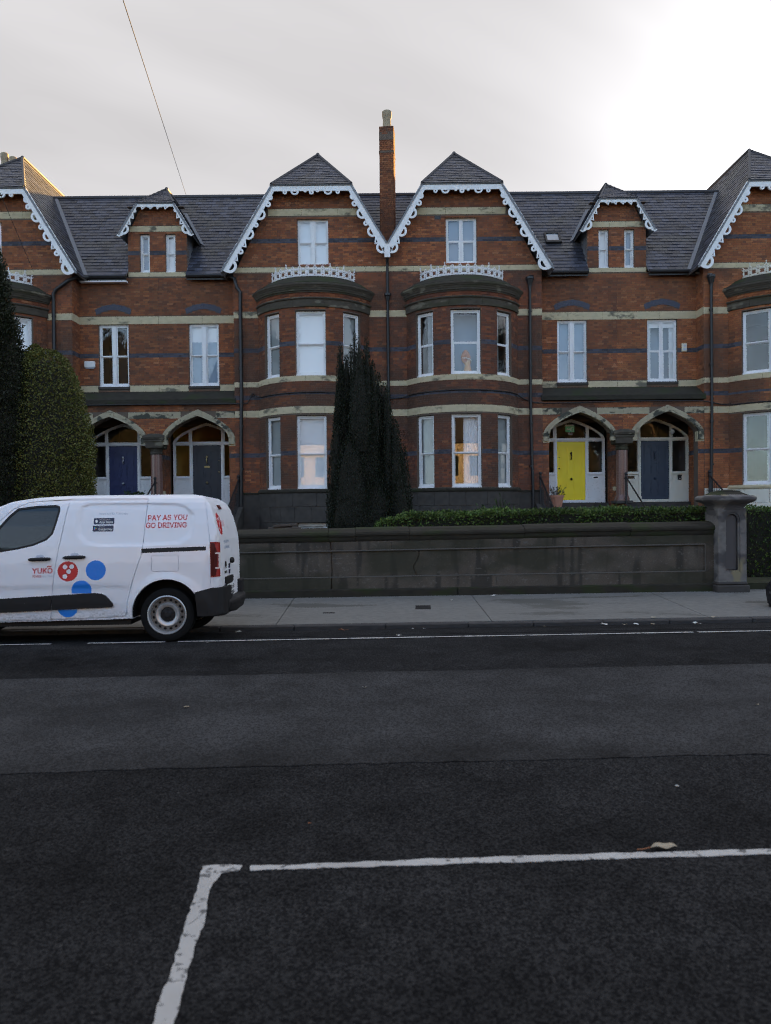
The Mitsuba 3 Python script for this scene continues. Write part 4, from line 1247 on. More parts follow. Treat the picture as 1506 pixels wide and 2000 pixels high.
put(k + '__symbol', (np.stack([x + v[:, 0] * 1.05, ys_ - v[:, 2], 4.315 + v[:, 1] * 1.05], -1), f), 'plastic_white')
m = meshkit.text_mesh('54', .085, .006, True)
k = thing('house_number', 'white number 54 on the glass above the yellow door', 'house number')
put(k + '__digits', (np.stack([x - .075 + np.array(m.vertices)[:, 0] * 1.1, 28.305 - np.array(m.vertices)[:, 2], 4.095 + np.array(m.vertices)[:, 1]], -1), m.faces), 'plastic_white')
# letter slot, intercom, wall light, lantern
x = HX(H2, 6.70 + .895)
put(thing('letter_slot', 'dark letter slot in the white panel right of the yellow door', 'letter slot'), bev(x - .08, x + .08, 28.235, 28.27, 2.50, 2.545, .004), 'black_iron')
x = HX(H3, 6.70 + .895)
put(thing('letter_slot', 'worn metal letter slot in the cream panel left of the slate blue door', 'letter slot'), bev(x - .17, x + .13, 28.235, 28.27, 2.46, 2.56, .004), 'dark_bronze')
x = HX(H3, 6.70 - .895)
k = thing('intercom', 'black door entry panel on the cream panel right of the slate blue door', 'intercom')
put(k + '__box', bev(x - .07, x + .07, 28.225, 28.27, 2.40, 2.59, .006), 'black_plastic')
put(k + '__button', bx(x - .03, x + .03, 28.218, 28.226, 2.44, 2.47), 'steel_silver')
x = HX(H3, 6.70 - .60)
k = thing('porch_light', 'round grey lamp above the transom beside the slate blue door', 'lamp')
put(k + '__globe', blob((x, 28.15, 4.17), .085, 3), 'plastic_white', True)
put(k + '__collar', bev(x - .03, x + .03, 28.16, 28.26, 4.13, 4.22, .01), 'steel_silver')
x = HX(H1, UF + .10)
k = thing('wall_lantern', 'dark lantern hanging at the right of the dark grey door', 'lantern')
c = np.array([HX(H1, UF + .26), 27.9, 3.2])
put(k + '__body', lathe([(.0, .60), (.02, .56), (.03, .50), (.12, .36), (.125, .33), (.10, .33), (.05, .02), (.02, -.03), (.015, -.22), (0, -.24)], 6, c), 'black_iron')
put(k + '__bracket', tube([c + [0, 0, .6], c + [.05, 0, .72], c + [.18, 0, .66]], .012, 6), 'black_iron')
# black cable along the fronts
cab = []
def cable(pts, r=.016):
    return tube(np.asarray(pts, float), r, 5)
def bay_path(h, z, dz, u0=GC - 2.05, u1=GC + 2.05, n=18):
    a = np.linspace(-1.14, 1.14, n)
    return [[HX(h, GC + 2.16 * math.sin(t)), BC - 2.16 * math.cos(t), z + dz * math.cos(t) ** 2] for t in (a if h.d > 0 else -a)]
p = [[HX(H0, 5.5), 26.88, 5.17], [-8, 26.86, 5.18], [HX(H1, 5.5), 26.86, 5.17], [HX(H1, 4.95), 26.93, 5.20], [HX(H1, 4.75), 26.95, 5.55], [HX(H1, 4.62), 26.9, 5.42]] + bay_path(H1, 5.36, .03)[1:-1] + [[HX(H1, .5), 26.97, 5.33], [.15, 26.9, 5.30], [HX(H2, .5), 26.97, 5.34]] + bay_path(H2, 5.40, .02)[1:-1] + [[HX(H2, 4.75), 26.95, 5.25], [HX(H2, 5.1), 26.9, 5.12], [HX(H2, 5.6), 26.86, 5.08], [8.4, 26.86, 5.13], [HX(H3, 5.5), 26.86, 5.12], [HX(H3, 4.8), 26.95, 5.0]] + bay_path(H3, 4.97, .0)[1:-1]
put(thing('facade_cable', 'black cable running along the fronts between the two storeys', 'cable'), cable(p, .022), 'black_iron', True)
# sculpture on the sill behind the middle first floor window of the right bay
k = thing('sculpture', 'brown carved head on a thick neck behind a bay window right of the conifer', 'sculpture')
cx, cy = HX(H2, GC) + .06, BC - 1.72
hd = blob((0, 0, 0), 1, 4)[0]
hd = hd * [.165, .13, .24]
hd[:, 0] *= 1 - .25 * np.clip(hd[:, 2] / .21, 0, 1)
fr = np.clip(-hd[:, 1] / .13, 0, 1)
hd[:, 1] -= fr * (.05 * np.exp(-((hd[:, 0] / .03) ** 2 + ((hd[:, 2] - .0) / .07) ** 2)) - .03 * np.exp(-(((np.abs(hd[:, 0]) - .06) / .035) ** 2 + ((hd[:, 2] - .045) / .03) ** 2)) + .03 * np.exp(-((hd[:, 0] / .06) ** 2 + ((hd[:, 2] + .10) / .02) ** 2)))
fc = blob((0, 0, 0), 1, 4)[1]
put(k + '__head', (hd + [cx - .03, cy, 6.59], fc), 'carved_wood', True)
put(k + '__neck', lathe([(0, 5.98), (.15, 5.98), (.13, 6.15), (.10, 6.30), (.11, 6.46), (.0, 6.50)], 20, (cx + .03, cy, 0)), 'carved_wood_pale', True)
put(k + '__band', tube([[cx - .16, cy - .06, 6.55], [cx - .09, cy - .13, 6.54], [cx, cy - .165, 6.52], [cx + .09, cy - .14, 6.49], [cx + .15, cy - .07, 6.45]], .014, 8), 'plastic_cream', True)
flat('carved_wood_pale', (0.55, 0.29, 0.12), 0.8)


def steps_and_rails(xl, xr, seed):
    """A flight of granite steps up to a pair of doors with iron handrails."""
    k = thing('entrance_steps', 'granite steps up to the %s pair of front doors' % ('left' if xl < 0 else 'right'), 'steps')
    n = 8
    for i in range(n):
        z1 = 1.62 - .185 * i
        y0 = YF - .25 - .30 * i
        put(nk(k + '__step'), bev(xl, xr, y0 - .30, y0 + .02, z1 - .40, z1 - .02 - .165, .012), 'plinth_granite')
    y1 = YF - .25 - .30 * n
    for x in (xl - .17, xr + .17):
        v = np.array([[x - .15, YF - .02, -.3], [x + .15, YF - .02, -.3], [x + .15, YF - .02, 1.62], [x - .15, YF - .02, 1.62], [x - .15, y1, -.3], [x + .15, y1, -.3], [x + .15, y1, .35], [x - .15, y1, .35]])
        put(nk(k + '__side_wall'), (v, quads([[0, 1, 2, 3], [4, 5, 6, 7], [0, 1, 5, 4], [3, 2, 6, 7], [0, 3, 7, 4], [1, 2, 6, 5]])), 'plinth_granite')
    for j, (x, nm) in enumerate(((xl - .17, 'left of'), ((xl + xr) / 2 + .04, 'between'), (xr + .17, 'right of'))):
        r = thing('iron_handrail', 'black iron handrail %s the steps of the %s pair of doors' % ({'left of': 'on the left side of', 'between': 'down the middle of', 'right of': 'on the right side of'}[nm], 'left' if xl < 0 else 'right'), 'handrail')
        ya, yb_ = YF - .12, y1 + .1
        za, zb = (1.60, .33) if j != 1 else (1.56, .25)
        dy, dz = yb_ - ya, zb - za
        put(r + '__rail', tube([[x, ya + .22, za + .86], [x, ya, za + .92], [x, yb_, zb + .92], [x, yb_ - .14, zb + .80]], .026, 8), 'black_iron')
        for t in (0.0, 1.0):
            put(nk(r + '__post'), cat([bev(x - .03, x + .03, ya + dy * t - .03, ya + dy * t + .03, za + dz * t - .05, za + dz * t + 1.0, .006), blob((x, ya + dy * t, za + dz * t + 1.04), .055, 2)]), 'black_iron')
        if j != 1:
            bars = [tube([[x, ya + dy * t, za + dz * t], [x, ya + dy * t, za + dz * t + .92]], .010, 5) for t in np.linspace(.06, .94, 17)]
            put(r + '__bars', cat(bars), 'black_iron', kind='stuff')


steps_and_rails(HX(H0, UF) + .05, HX(H1, UF) - .05, 1)
steps_and_rails(HX(H2, UF) + .05, HX(H3, UF) - .05, 2)


def pot_plant(base, label, x, y, z, r, ht, mat, seed, stems, size, cols, fol):
    k = thing(base, label, 'potted plant')
    put(k + '__pot', lathe([(0, z), (r * .68, z), (r * .92, z + ht * .80), (r * 1.02, z + ht * .80), (r * 1.04, z + ht), (r * .90, z + ht), (r * .86, z + ht * .9), (0, z + ht * .88)], 24, (x, y, 0)), mat, 40)
    rg = RS(seed)
    P, N, T = [], [], []
    for i in range(stems):
        a, l = rg.uniform(0, 6.3), rg.uniform(.4, 1) * fol
        b = np.array([x, y, z + ht * .88]) + [math.cos(a) * r * .5, math.sin(a) * r * .5, 0]
        tip = b + [math.cos(a) * l * .5, math.sin(a) * l * .3, l]
        mid = (b + tip) / 2 + [math.cos(a) * .03, 0, .05]
        T.append(tube([b, mid, tip], [.006, .005, .003], 5))
        for t in np.linspace(.25, 1, 9):
            P.append(b + (tip - b) * t + rg.normal(0, .02, 3)); N.append([math.cos(a), math.sin(a), .6])
    put(k + '__stems', cat(T), 'bare_wood', kind='stuff')
    v, f, c = leaf_quads(np.array(P), np.array(N, float), size, seed, cols, .55, .8)
    put(k + '__leaves', (v, f), 'leaf', False, c, kind='stuff')


GREEN = [(.020, .040, .010), (.030, .055, .014), (.015, .028, .009)]
pot_plant('flower_pot', 'terracotta pot with straggly flowers in front of the yellow door', 6.02, 26.95, 1.455, .245, .42, 'terracotta', 5, 16, .07, [(.05, .06, .02), (.10, .05, .07), (.03, .04, .012), (.16, .08, .03)], .34)
pot_plant('flower_pot', 'dark leafy shrub in a pot at the right of the blue door', -8.93, 27.4, 1.455, .20, .33, 'black_plastic', 9, 60, .11, GREEN, .42)
put(thing('boot_scraper', 'small dark block on the step left of the terracotta pot', 'boot scraper'), bev(5.76, 5.83, 27.5, 27.6, 1.455, 1.75, .01), 'black_iron')

# ------------------------------------------------------------------ garden wall, gate pier
TW = 13.45
tagw = thing('garden_wall', 'low dark stone garden wall with sunken panels and rounded coping along the pavement', 'wall')
S0, S1 = -14.0, 6.62
rise = lambda s: 0.0085 * (s + 1.2)
def wsh(v):
    """From (s, t, z) on the wall to the world; the wall climbs a little to the right."""
    v = np.array(v, float)
    top = np.clip(v[:, 2] / 1.15, 0, 1)
    v[:, 2] += rise(v[:, 0]) * top
    return to_street(v)
def jag(s, z0, z1, seed, amp=.02):
    r = RS(seed); z = np.linspace(z0, z1, 12)
    return list(zip(s + np.cumsum(r.normal(0, amp * .5, 12)), z))
def wall_poly(sa, sb, z0, z1):
    """Outline between two joints, each a number or a jagged line."""
    L = [(sa + .002, z0), (sa + .002, z1)] if np.isscalar(sa) else [(a + .010, b) for a, b in sa]
    R = [(sb - .002, z0), (sb - .002, z1)] if np.isscalar(sb) else [(a - .010, b) for a, b in sb]
    return Polygon(L + R[::-1])
def wall_piece(key, g, t0, t1, mat):
    v, f = extr(g.segmentize(.5), t1 - t0)
    put(key, (wsh(np.stack([v[:, 0], t1 - v[:, 2], v[:, 1]], -1)), f), mat)
C1, C2 = jag(-.33, -.02, 1.0, 5, .016), jag(1.18, .30, .82, 8, .03)
clip = lambda ln, a, b: [(s_, z_) for s_, z_ in [(np.interp(z, [q[1] for q in ln], [q[0] for q in ln]), z) for z in np.linspace(a, b, 9)]]
SR = 6.36
put(nk('garden_wall__core'), mp(bx(S0, S1, TW + .06, TW + .36, -.3, 1.0), wsh), 'granite')
joints_p = [S0, -8.2, -4.4, clip(C1, .345, .785), clip(C2, .345, .785), SR]
for a, b in zip(joints_p[:-1], joints_p[1:]):
    wall_piece(nk('garden_wall__panel'), wall_poly(a, b, .345, .785), TW + .032, TW + .10, 'granite')
joints_u = [S0, -7.0, -3.1, clip(C1, .785, .95), .75, 3.6, S1]
for a, b in zip(joints_u[:-1], joints_u[1:]):
    wall_piece(nk('garden_wall__upper_rail'), wall_poly(a, b, .790, .955), TW, TW + .10, 'granite')
joints_l = [S0, -8.6, -4.1, clip(C1, .13, .34), 2.6, S1]
for a, b in zip(joints_l[:-1], joints_l[1:]):
    wall_piece(nk('garden_wall__lower_rail'), wall_poly(a, b, .13, .340), TW, TW + .10, 'granite')
wall_piece(nk('garden_wall__end_rail'), sbox(SR, .342, S1, .788), TW, TW + .10, 'granite')
put(nk('garden_wall__bead'), mp(cat([tube([[S0, TW + .004, .795], [SR + .01, TW + .004, .795]], .013, 6), tube([[S0, TW + .004, .338], [SR + .01, TW + .004, .338]], .013, 6), tube([[SR + .012, TW + .004, .338], [SR + .012, TW + .004, .795]], .012, 6)]), wsh), 'granite_worn')
flat('granite_worn', (0.085, 0.078, 0.068), 0.9)
for a, b in zip([S0, -7, -2.8, 1.9], [-7, -2.8, 1.9, S1]):
    put(nk('garden_wall__plinth'), mp(bev(a + .002, b - .002, TW - .045, TW + .1, -.25, .135, .02), wsh), 'mossy_stone')
cj = [S0, -10, -7.2, -4.6, -2.35, -.36, .12, 1.06, 3.1, 5.0, S1]
cp = [(TW + .42, .955), (TW + .40, 1.10), (TW + .32, 1.165), (TW + .20, 1.19), (TW + .06, 1.165), (TW - .05, 1.115), (TW - .065, 1.085), (TW - .06, 1.055), (TW - .035, 1.035), (TW - .02, .985), (TW + .002, .955)]
for i, (a, b) in enumerate(zip(cj[:-1], cj[1:])):
    r = RS(i); j = r.uniform(-.006, .006)
    n = max(2, int((b - a) / .25))
    ss = np.linspace(a + .004, b - .004, n + 1)
    k = len(cp)
    V = np.array([[s_, t, z + j] for s_ in ss for t, z in cp])
    V[:, 1:] += (.008 * (meshkit.fbm(V * 5, 3, 2) - .5))[:, None]
    q = [[m * k + l, m * k + (l + 1) % k, (m + 1) * k + (l + 1) % k, (m + 1) * k + l] for m in range(n) for l in range(k)]
    put(nk('garden_wall__coping_stone'), (wsh(V), np.vstack([quads(q), [[0, l, l + 1] for l in range(1, k - 1)], [[n * k, n * k + l, n * k + l + 1] for l in range(1, k - 1)]])), 'mossy_stone')

k = thing('gate_pier', 'square weathered stone gate pier with arched sunken panel and flat domed cap', 'gate pier')
PX, PT = 6.78, TW + .08
def psh(v):
    v = np.asarray(v, float)
    return to_street(v + [PX, PT, .0])
hw = .255
front = sbox(-hw, .17, hw, 1.48)
niche = sbox(-.125, .36, .125, 1.27).union(Point(0, 1.27).buffer(.125, 16))
v, f = extr(front.difference(niche.buffer(.015)), .09)
put(k + '__shaft', mp(cat([(np.stack([v[:, 0], -hw + .09 - v[:, 2], v[:, 1]], -1), f), bx(-hw, hw, -hw + .085, hw, .17, 1.48)]), psh), 'pier_stone')
rim = niche.buffer(.016).difference(niche.buffer(-.018))
v, f = extr(rim, .03)
put(k + '__panel_moulding', mp((np.stack([v[:, 0], -hw + .045 - v[:, 2], v[:, 1]], -1), f), psh), 'pier_stone')
v, f = extr(niche.buffer(-.03), .02)
put(k + '__panel', mp((np.stack([v[:, 0], -hw + .078 - v[:, 2], v[:, 1]], -1), f), psh), 'pier_panel')
put(k + '__base', mp(cat([bev(-.30, .30, -.30, .30, -.2, .12, .02), bev(-.28, .28, -.28, .28, .11, .18, .03)]), psh), 'plinth_granite')
def rsq(r, z, n=9):
    """A square with rounded corners."""
    c = min(r * .55, .25)
    p = np.array(sbox(-r + c, -r + c, r - c, r - c).buffer(c, 8).exterior.coords)[:-1]
    return np.c_[p, np.full(len(p), z)]
prof = [(.262, 1.46), (.27, 1.50), (.30, 1.54), (.36, 1.575), (.42, 1.60), (.445, 1.635), (.442, 1.675), (.41, 1.705), (.30, 1.712), (.29, 1.72)]
rings = [rsq(r, z) for r, z in prof]
n = len(rings[0])
V = np.vstack(rings + [[[0, 0, 1.72]]])
q = [[i * n + j, i * n + (j + 1) % n, (i + 1) * n + (j + 1) % n, (i + 1) * n + j] for i in range(len(rings) - 1) for j in range(n)]
put(k + '__cap', mp((V, np.vstack([quads(q), [[(len(rings) - 1) * n + j, (len(rings) - 1) * n + (j + 1) % n, len(V) - 1] for j in range(n)]])), psh), 'pier_stone', 35)
pyr = np.array([[-.29, -.29, 1.705], [.29, -.29, 1.71], [.29, .29, 1.71], [-.29, .29, 1.71], [-.19, -.19, 1.765], [.19, -.19, 1.765], [.19, .19, 1.765], [-.19, .19, 1.765], [-.18, -.18, 1.79], [.18, -.18, 1.79], [.18, .18, 1.79], [-.18, .18, 1.775], [0, 0, 1.815]])
q = [[a * 4 + j, a * 4 + (j + 1) % 4, a * 4 + 4 + (j + 1) % 4, a * 4 + 4 + j] for a in (0, 1) for j in range(4)]
put(k + '__cap_block', mp((pyr, np.vstack([quads(q), [[8 + j, 8 + (j + 1) % 4, 12] for j in range(4)]])), psh), 'mossy_stone')

# ------------------------------------------------------------------ hedges, shrubs, trees
def hedge(base, label, x0, x1, y0, y1, z0, z1f, seed, n, size, cols, cat_='hedge'):
    """A clipped hedge: an added opaque dark core and leaves standing out of it."""
    r = RS(seed)
    k = thing(base, label, cat_)
    xs = np.linspace(x0, x1, 40)
    zc = np.array([z1f(x) for x in xs])
    V = np.vstack([np.c_[xs, np.full(40, y), z] for y, z in ((y0 + .07, zc * 0 + z0), (y0 + .07, zc - .09), ((y0 + y1) / 2, zc - .06), (y1 - .07, zc - .09), (y1 - .07, zc * 0 + z0))])
    q = [[m * 40 + i, m * 40 + i + 1, (m + 1) * 40 + i + 1, (m + 1) * 40 + i] for m in range(4) for i in range(39)]
    put(k + '__branches', (V, quads(q)), 'filler_dark')
    zt = np.mean(zc) - z0
    w = np.array([zt, (y1 - y0) * 1.1, zt * .4]); w = w / w.sum()
    kind = r.choice(3, n, p=w)
    x = r.uniform(x0, x1, n)
    top = np.interp(x, xs, zc)
    y = np.where(kind == 0, y0, np.where(kind == 1, r.uniform(y0, y1, n), y1))
    z = np.where(kind == 1, top, z0 + (top - z0) * r.uniform(0, 1, n))
    P = np.c_[x, y, z]
    N = np.where((kind == 0)[:, None], [0, -1, .35], np.where((kind == 1)[:, None], [0, -.1, 1], [0, 1, .3]))
    nz = meshkit.fbm(P * 2.6, 3, seed) - .5
    P = P + N * (nz * .16 - .05 + r.uniform(-.07, .03, n))[:, None] + r.normal(0, .015, (n, 3))
    v, f, c = leaf_quads(P, N.astype(float), size, seed + 1, cols, .55, .75)
    sh = np.clip(1 + 1.2 * (meshkit.fbm(np.repeat(P, 4, 0) * 1.3 + 7, 3, 4) - .5), .5, 1.6)[:, None]
    put(k + '__leaves', (v, f), 'leaf', False, c * sh, kind='stuff')
    return k


flat('filler_dark', (0.010, 0.010, 0.006), 0.95)  # opaque dark hull added inside the leaves to stop see-through
PRIVET = [(.050, .100, .016), (.072, .128, .022), (.034, .070, .013), (.105, .150, .032), (.028, .05, .012)]
end = lambda x: np.interp(x, [-.22, -.05, .4, 2.2, 4, 8.6], [1.24, 1.33, 1.43, 1.475, 1.485, 1.48]) + .03 * (meshkit.fbm(np.array([[x * 2.2, 1.0, 0]]), 3, 1)[0] - .5)
hedge('hedge', 'long clipped green hedge behind the garden wall, right of the conifer', -.18, 6.35, 14.05, 14.95, .9, end, 41, 26000, .052, PRIVET)
hedge('hedge', 'tall dark hedge right of the gate pier, light green on top', 7.05, 12.5, 14.9, 15.9, .0, lambda x: 1.50 + .03 * math.sin(x * 3), 43, 22000, .05, PRIVET)
hedge('hedge', 'dark hedge behind the garden wall, hidden behind the van', -13.0, -3.6, 14.1, 14.8, .5, lambda x: 1.02 + .03 * math.sin(x * 3), 45, 9000, .06, GREEN)


def crown_shape(k, spindles, n, size, cols, seed, up=1.2, slim=.35, core=.78, lump=.22, lf=2.2, label=None, spr=.5):
    """A crown of upright spindles (x, y, z0, z1, radius, peak height, sharpness): an added opaque dark core with sprays all round it."""
    r = RS(seed)
    core_parts, Ps, Ns = [], [], []
    area = np.array([s_[4] * (s_[3] - s_[2]) for s_ in spindles])
    cnt = (n * area / area.sum()).astype(int)
    for (x, y, z0, z1, R, pk, ex), m in zip(spindles, cnt):
        def prof(t):
            return R * np.where(t < pk, .72 + .28 * np.sin(np.clip(t / pk, 0, 1) * math.pi / 2), np.maximum(1 - ((t - pk) / (1 - pk)), 0) ** ex)
        tt = np.linspace(0, 1, 24)
        v, f = lathe(np.c_[prof(tt) * core, z0 + (z1 - z0) * tt * .97], 16, (x, y, 0))
        lm = (meshkit.fbm(v * lf, 3, seed) - .5)[:, None] * 2 * lump
        ctr = np.array([x, y, 0]); d = (v - ctr) * [1, 1, 0]
        core_parts.append((v + d * lm, f))
        t = r.uniform(0, 1, m * 2)
        t = t[r.uniform(0, 1, m * 2) < (.25 + .75 * prof(t) / R)][:m]
        a = r.uniform(0, 2 * math.pi, len(t))
        base = np.c_[x + np.cos(a) * prof(t), y + np.sin(a) * prof(t), z0 + (z1 - z0) * t]
        lm = (meshkit.fbm(base * lf, 3, seed) - .5) * 2 * lump
        fine = (meshkit.fbm(base * lf * 3.1, 2, seed + 3) - .5) * lump
        rad = prof(t) * (1 + lm + fine) * r.uniform(.80, 1.03, len(t)) + .01
        Ps.append(np.c_[x + np.cos(a) * rad, y + np.sin(a) * rad, base[:, 2]])
        Ns.append(np.c_[np.cos(a), np.sin(a), np.full(len(t), up)])
    put(k + '__branches', cat(core_parts), 'filler_dark')
    P, N = np.vstack(Ps), np.vstack(Ns)
    N /= np.linalg.norm(N, axis=1, keepdims=True)
    v, f, c = leaf_quads(P, N, size, seed + 1, cols, slim, spr)
    put(k + '__crown', (v, f), 'leaf', False, c, kind='stuff', label=label)


YEW = [(.006, .012, .005), (.008, .016, .006), (.005, .009, .004), (.010, .017, .006), (.009, .011, .005)]
k = thing('conifer', 'dark pointed conifer with several tips in front of the left bay, behind the wall', 'tree')
Yt = 18.0
tips = [(-0.69, 5.67, 0.11, 0.9), (-0.79, 5.41, 0.08, 0.9), (-0.59, 5.46, 0.1, 0.9), (-1.04, 5.42, 0.12, 0.6), (-0.4, 5.41, 0.13, 0.6), (-0.89, 5.15, 0.24, 0.7), (-0.55, 5.12, 0.26, 0.6), (-0.74, 4.79, 0.41, 0.7), (-0.32, 4.61, 0.24, 0.6), (0.08, 4.33, 0.13, 0.6), (-1.06, 4.53, 0.24, 0.55), (-0.11, 3.95, 0.26, 0.55), (-0.61, 4.19, 0.5, 0.6), (0.23, 3.56, 0.26, 0.5), (-1.11, 3.48, 0.26, 0.5), (0.41, 3.01, 0.24, 0.5), (-0.74, 3.24, 0.58, 0.5), (-0.08, 3.23, 0.55, 0.5), (0.33, 2.33, 0.29, 0.45), (-1.03, 2.64, 0.29, 0.45), (-0.36, 2.63, 0.84, 0.4), (-0.25, 4.25, 0.34, 0.45), (0.08, 3.9, 0.30, 0.45), (-0.45, 4.6, 0.42, 0.5), (0.16, 3.3, 0.36, 0.4), (-0.95, 4.1, 0.34, 0.45), (-0.15, 4.72, 0.24, 0.5), (0.0, 4.45, 0.22, 0.5), (-0.3, 4.95, 0.22, 0.5), (-1.0, 4.85, 0.22, 0.5)]
sp = []
for i, (x, z1, w_, e) in enumerate(tips):
    z0 = .1 if z1 < 4.8 else z1 - 2.3
    sp.append((x, Yt + RS(i + 3).uniform(-.35, .35), z0, z1, w_, .35 if z1 < 4.8 else .3, e))
put(k + '__trunk', tube([[-.55, Yt, -.1], [-.55, Yt, 1.5], [-.6, Yt, 4.2]], [.16, .13, .05], 10), 'bare_wood')
crown_shape(k, sp, 160000, .052, YEW, 61, up=2.4, slim=.34, spr=.36, lump=.16, lf=3.0, core=.80)
k = thing('clipped_shrub', 'tall rounded olive green shrub clipped to a column, left of the blue door', 'shrub')
OLIVE = [(.100, .115, .022), (.12, .13, .030), (.078, .092, .018), (.16, .155, .045), (.062, .075, .015), (.088, .092, .022)]
put(k + '__trunk', tube([[-6.95, 16, -.1], [-6.95, 16, 1.2], [-6.9, 16, 3.6]], [.12, .10, .04], 10), 'bare_wood')
crown_shape(k, [(-7.06, 16.0, .1, 4.88, .95, .55, .34), (-6.85, 15.9, .1, 4.0, .74, .5, .4), (-7.3, 16.1, 3.6, 5.02, .45, .3, .6)], 90000, .046, OLIVE, 63, up=.7, slim=.55, lump=.09, lf=2.4, core=.9, spr=.8)
k = thing('evergreen', 'very tall dark evergreen at the left edge of the picture', 'tree')
DKE = [(.010, .015, .005), (.013, .020, .006), (.007, .011, .004), (.019, .024, .008)]
put(k + '__trunk', tube([[-8.6, 15.6, -.1], [-8.6, 15.6, 3], [-8.6, 15.6, 8.5]], [.2, .15, .05], 10), 'bare_wood')
crown_shape(k, [(-8.62, 15.6, .1, 9.2, 1.52, .34, .72), (-7.70, 15.5, .1, 5.6, .66, .5, .45), (-7.85, 15.5, 2.5, 6.5, .42, .4, .6), (-8.1, 15.4, 3, 8.0, .62, .4, .6), (-8.5, 15.4, 5, 9.4, .6, .4, .7)], 140000, .055, DKE, 65, up=1.2, slim=.5, lump=.13, lf=1.7, core=.88)
k = thing('garden_plant', 'low spiky plant just above the hedge in front of the right bay', 'plant')
r = RS(8); P, N = [], []
T = []
for i in range(46):
    a = r.uniform(0, math.pi) ; l = r.uniform(.3, .75)
    tip = np.array([math.cos(a) * l * .9, r.uniform(-.2, .2), .2 + l * math.sin(a) * .75])
    b = np.array([2.55, 16.6, 1.0])
    for t in np.linspace(.3, 1, 9):
        P.append(b + tip * t); N.append(tip / np.linalg.norm(tip) + [0, 0, .1])
    T.append(tube([b, b + tip * .5 + [0, 0, .03], b + tip], [.006, .004, .002], 4))
put(k + '__stems', cat(T), 'bare_wood', kind='stuff')
v, f, c = leaf_quads(np.array(P), np.array(N), .11, 3, GREEN, .28, .25)
put(k + '__leaves', (v, f), 'leaf', False, c, kind='stuff')
# sawn logs on the garden side of the wall
k = thing('log_pile', 'grey sawn timber lying above the garden wall right of the van', 'timber')
for i, (a, b, r_, y) in enumerate(((-2.2, -1.55, .035, 14.0), (-2.15, -1.72, .045, 14.12), (-2.05, -1.62, .03, 14.05))):
    put(nk(k + '__plank'), mp(bev(a, b, y - r_ * 1.5, y + r_ * 1.5, 1.15 + i * .035, 1.19 + i * .035, .006), lambda v: v + np.c_[v[:, 0] * 0, v[:, 0] * 0, (v[:, 0] + 1.9) * .06]), 'bare_wood')
put(k + '__support', bx(-2.1, -1.65, 13.9, 14.2, .0, 1.14), 'plinth_granite')

# ------------------------------------------------------------------ small things in the street
k = thing('access_cover', 'small dark metal cover set in the pavement', 'cover')
c = np.array([[.455, 12.10], [.700, 12.10], [.715, 12.44], [.475, 12.45]])
zc = lambda p: pz(p[:, 1] - .05 * p[:, 0])[:, None]
fr = np.c_[c, zc(c) + .004]
put(k + '__frame', (np.vstack([fr, fr - [0, 0, .02]]), BOXF), 'black_iron')
ci = c.mean(0) + (c - c.mean(0)) * .86
put(k + '__plate', (np.vstack([np.c_[ci, zc(ci) - .01], np.c_[ci, zc(ci) + .006]]), BOXF), 'black_plastic')
put(thing('slot_drain', 'short dark slot in the pavement left of the metal cover', 'drain'), bx(-.98, -.80, 11.80, 11.86, -.10, -.050), 'black_iron')
k = thing('fallen_leaf', 'pale curled leaf lying on the white line nearest the camera', 'leaf')
u, w_ = np.meshgrid(np.linspace(0, 1, 15), np.linspace(-1, 1, 7), indexing='ij')
W = .030 * np.sin(np.clip(u * 1.02, 0, 1) * math.pi) ** .7
LX = 1.21 + .125 * u; LY = 3.535 + W * w_ * .8; LZ = .010 + .024 * np.sin(u * math.pi) ** .8 * (1 - .5 * w_ * w_) + .006 * np.sin(u * 9)
put(k + '__blade', (np.c_[LX.ravel(), LY.ravel(), LZ.ravel()], quads([[i * 7 + j, (i + 1) * 7 + j, (i + 1) * 7 + j + 1, i * 7 + j + 1] for i in range(14) for j in range(6)])), 'leaf_brown', True)
put(k + '__stalk', tube([[1.21, 3.535, .012], [1.17, 3.53, .006], [1.145, 3.528, .006]], .0022, 5), 'leaf_rust')
r = RS(17)
LIT = [(-.62, 10.55, .10, 'leaf_rust'), (-.55, 10.58, .07, 'leaf_rust'), (-2.0, 10.3, .11, 'litter_white'), (.15, 9.42, .08, 'litter_white'), (.35, 10.62, .05, 'litter_white'), (.52, 10.64, .05, 'litter_white'), (-1.5, 9.1, .04, 'litter_white'), (-2.1, 9.0, .03, 'litter_white'), (3.05, 10.78, .14, 'litter_white'), (3.35, 10.80, .12, 'leaf_brown'), (3.5, 10.76, .10, 'litter_white'), (3.75, 10.83, .08, 'leaf_brown'), (4.35, 10.75, .15, 'litter_white'), (2.2, 10.72, .05, 'leaf_brown'), (3.55, 6.6, .07, 'litter_white'), (2.9, 6.0, .04, 'leaf_brown'), (1.62, 4.3, .03, 'litter_white'), (-1.6, 6.1, .05, 'leaf_brown'), (-.2, 6.7, .05, 'litter_white'), (1.1, 12.9, .05, 'litter_white'), (1.85, 13.35, .10, 'litter_white'), (-1.55, 3.0, .03, 'leaf_rust'), (-.4, 3.85, .025, 'leaf_rust'), (3.9, 11.2, .09, 'leaf_brown'), (4.75, 11.15, .14, 'leaf_brown')]
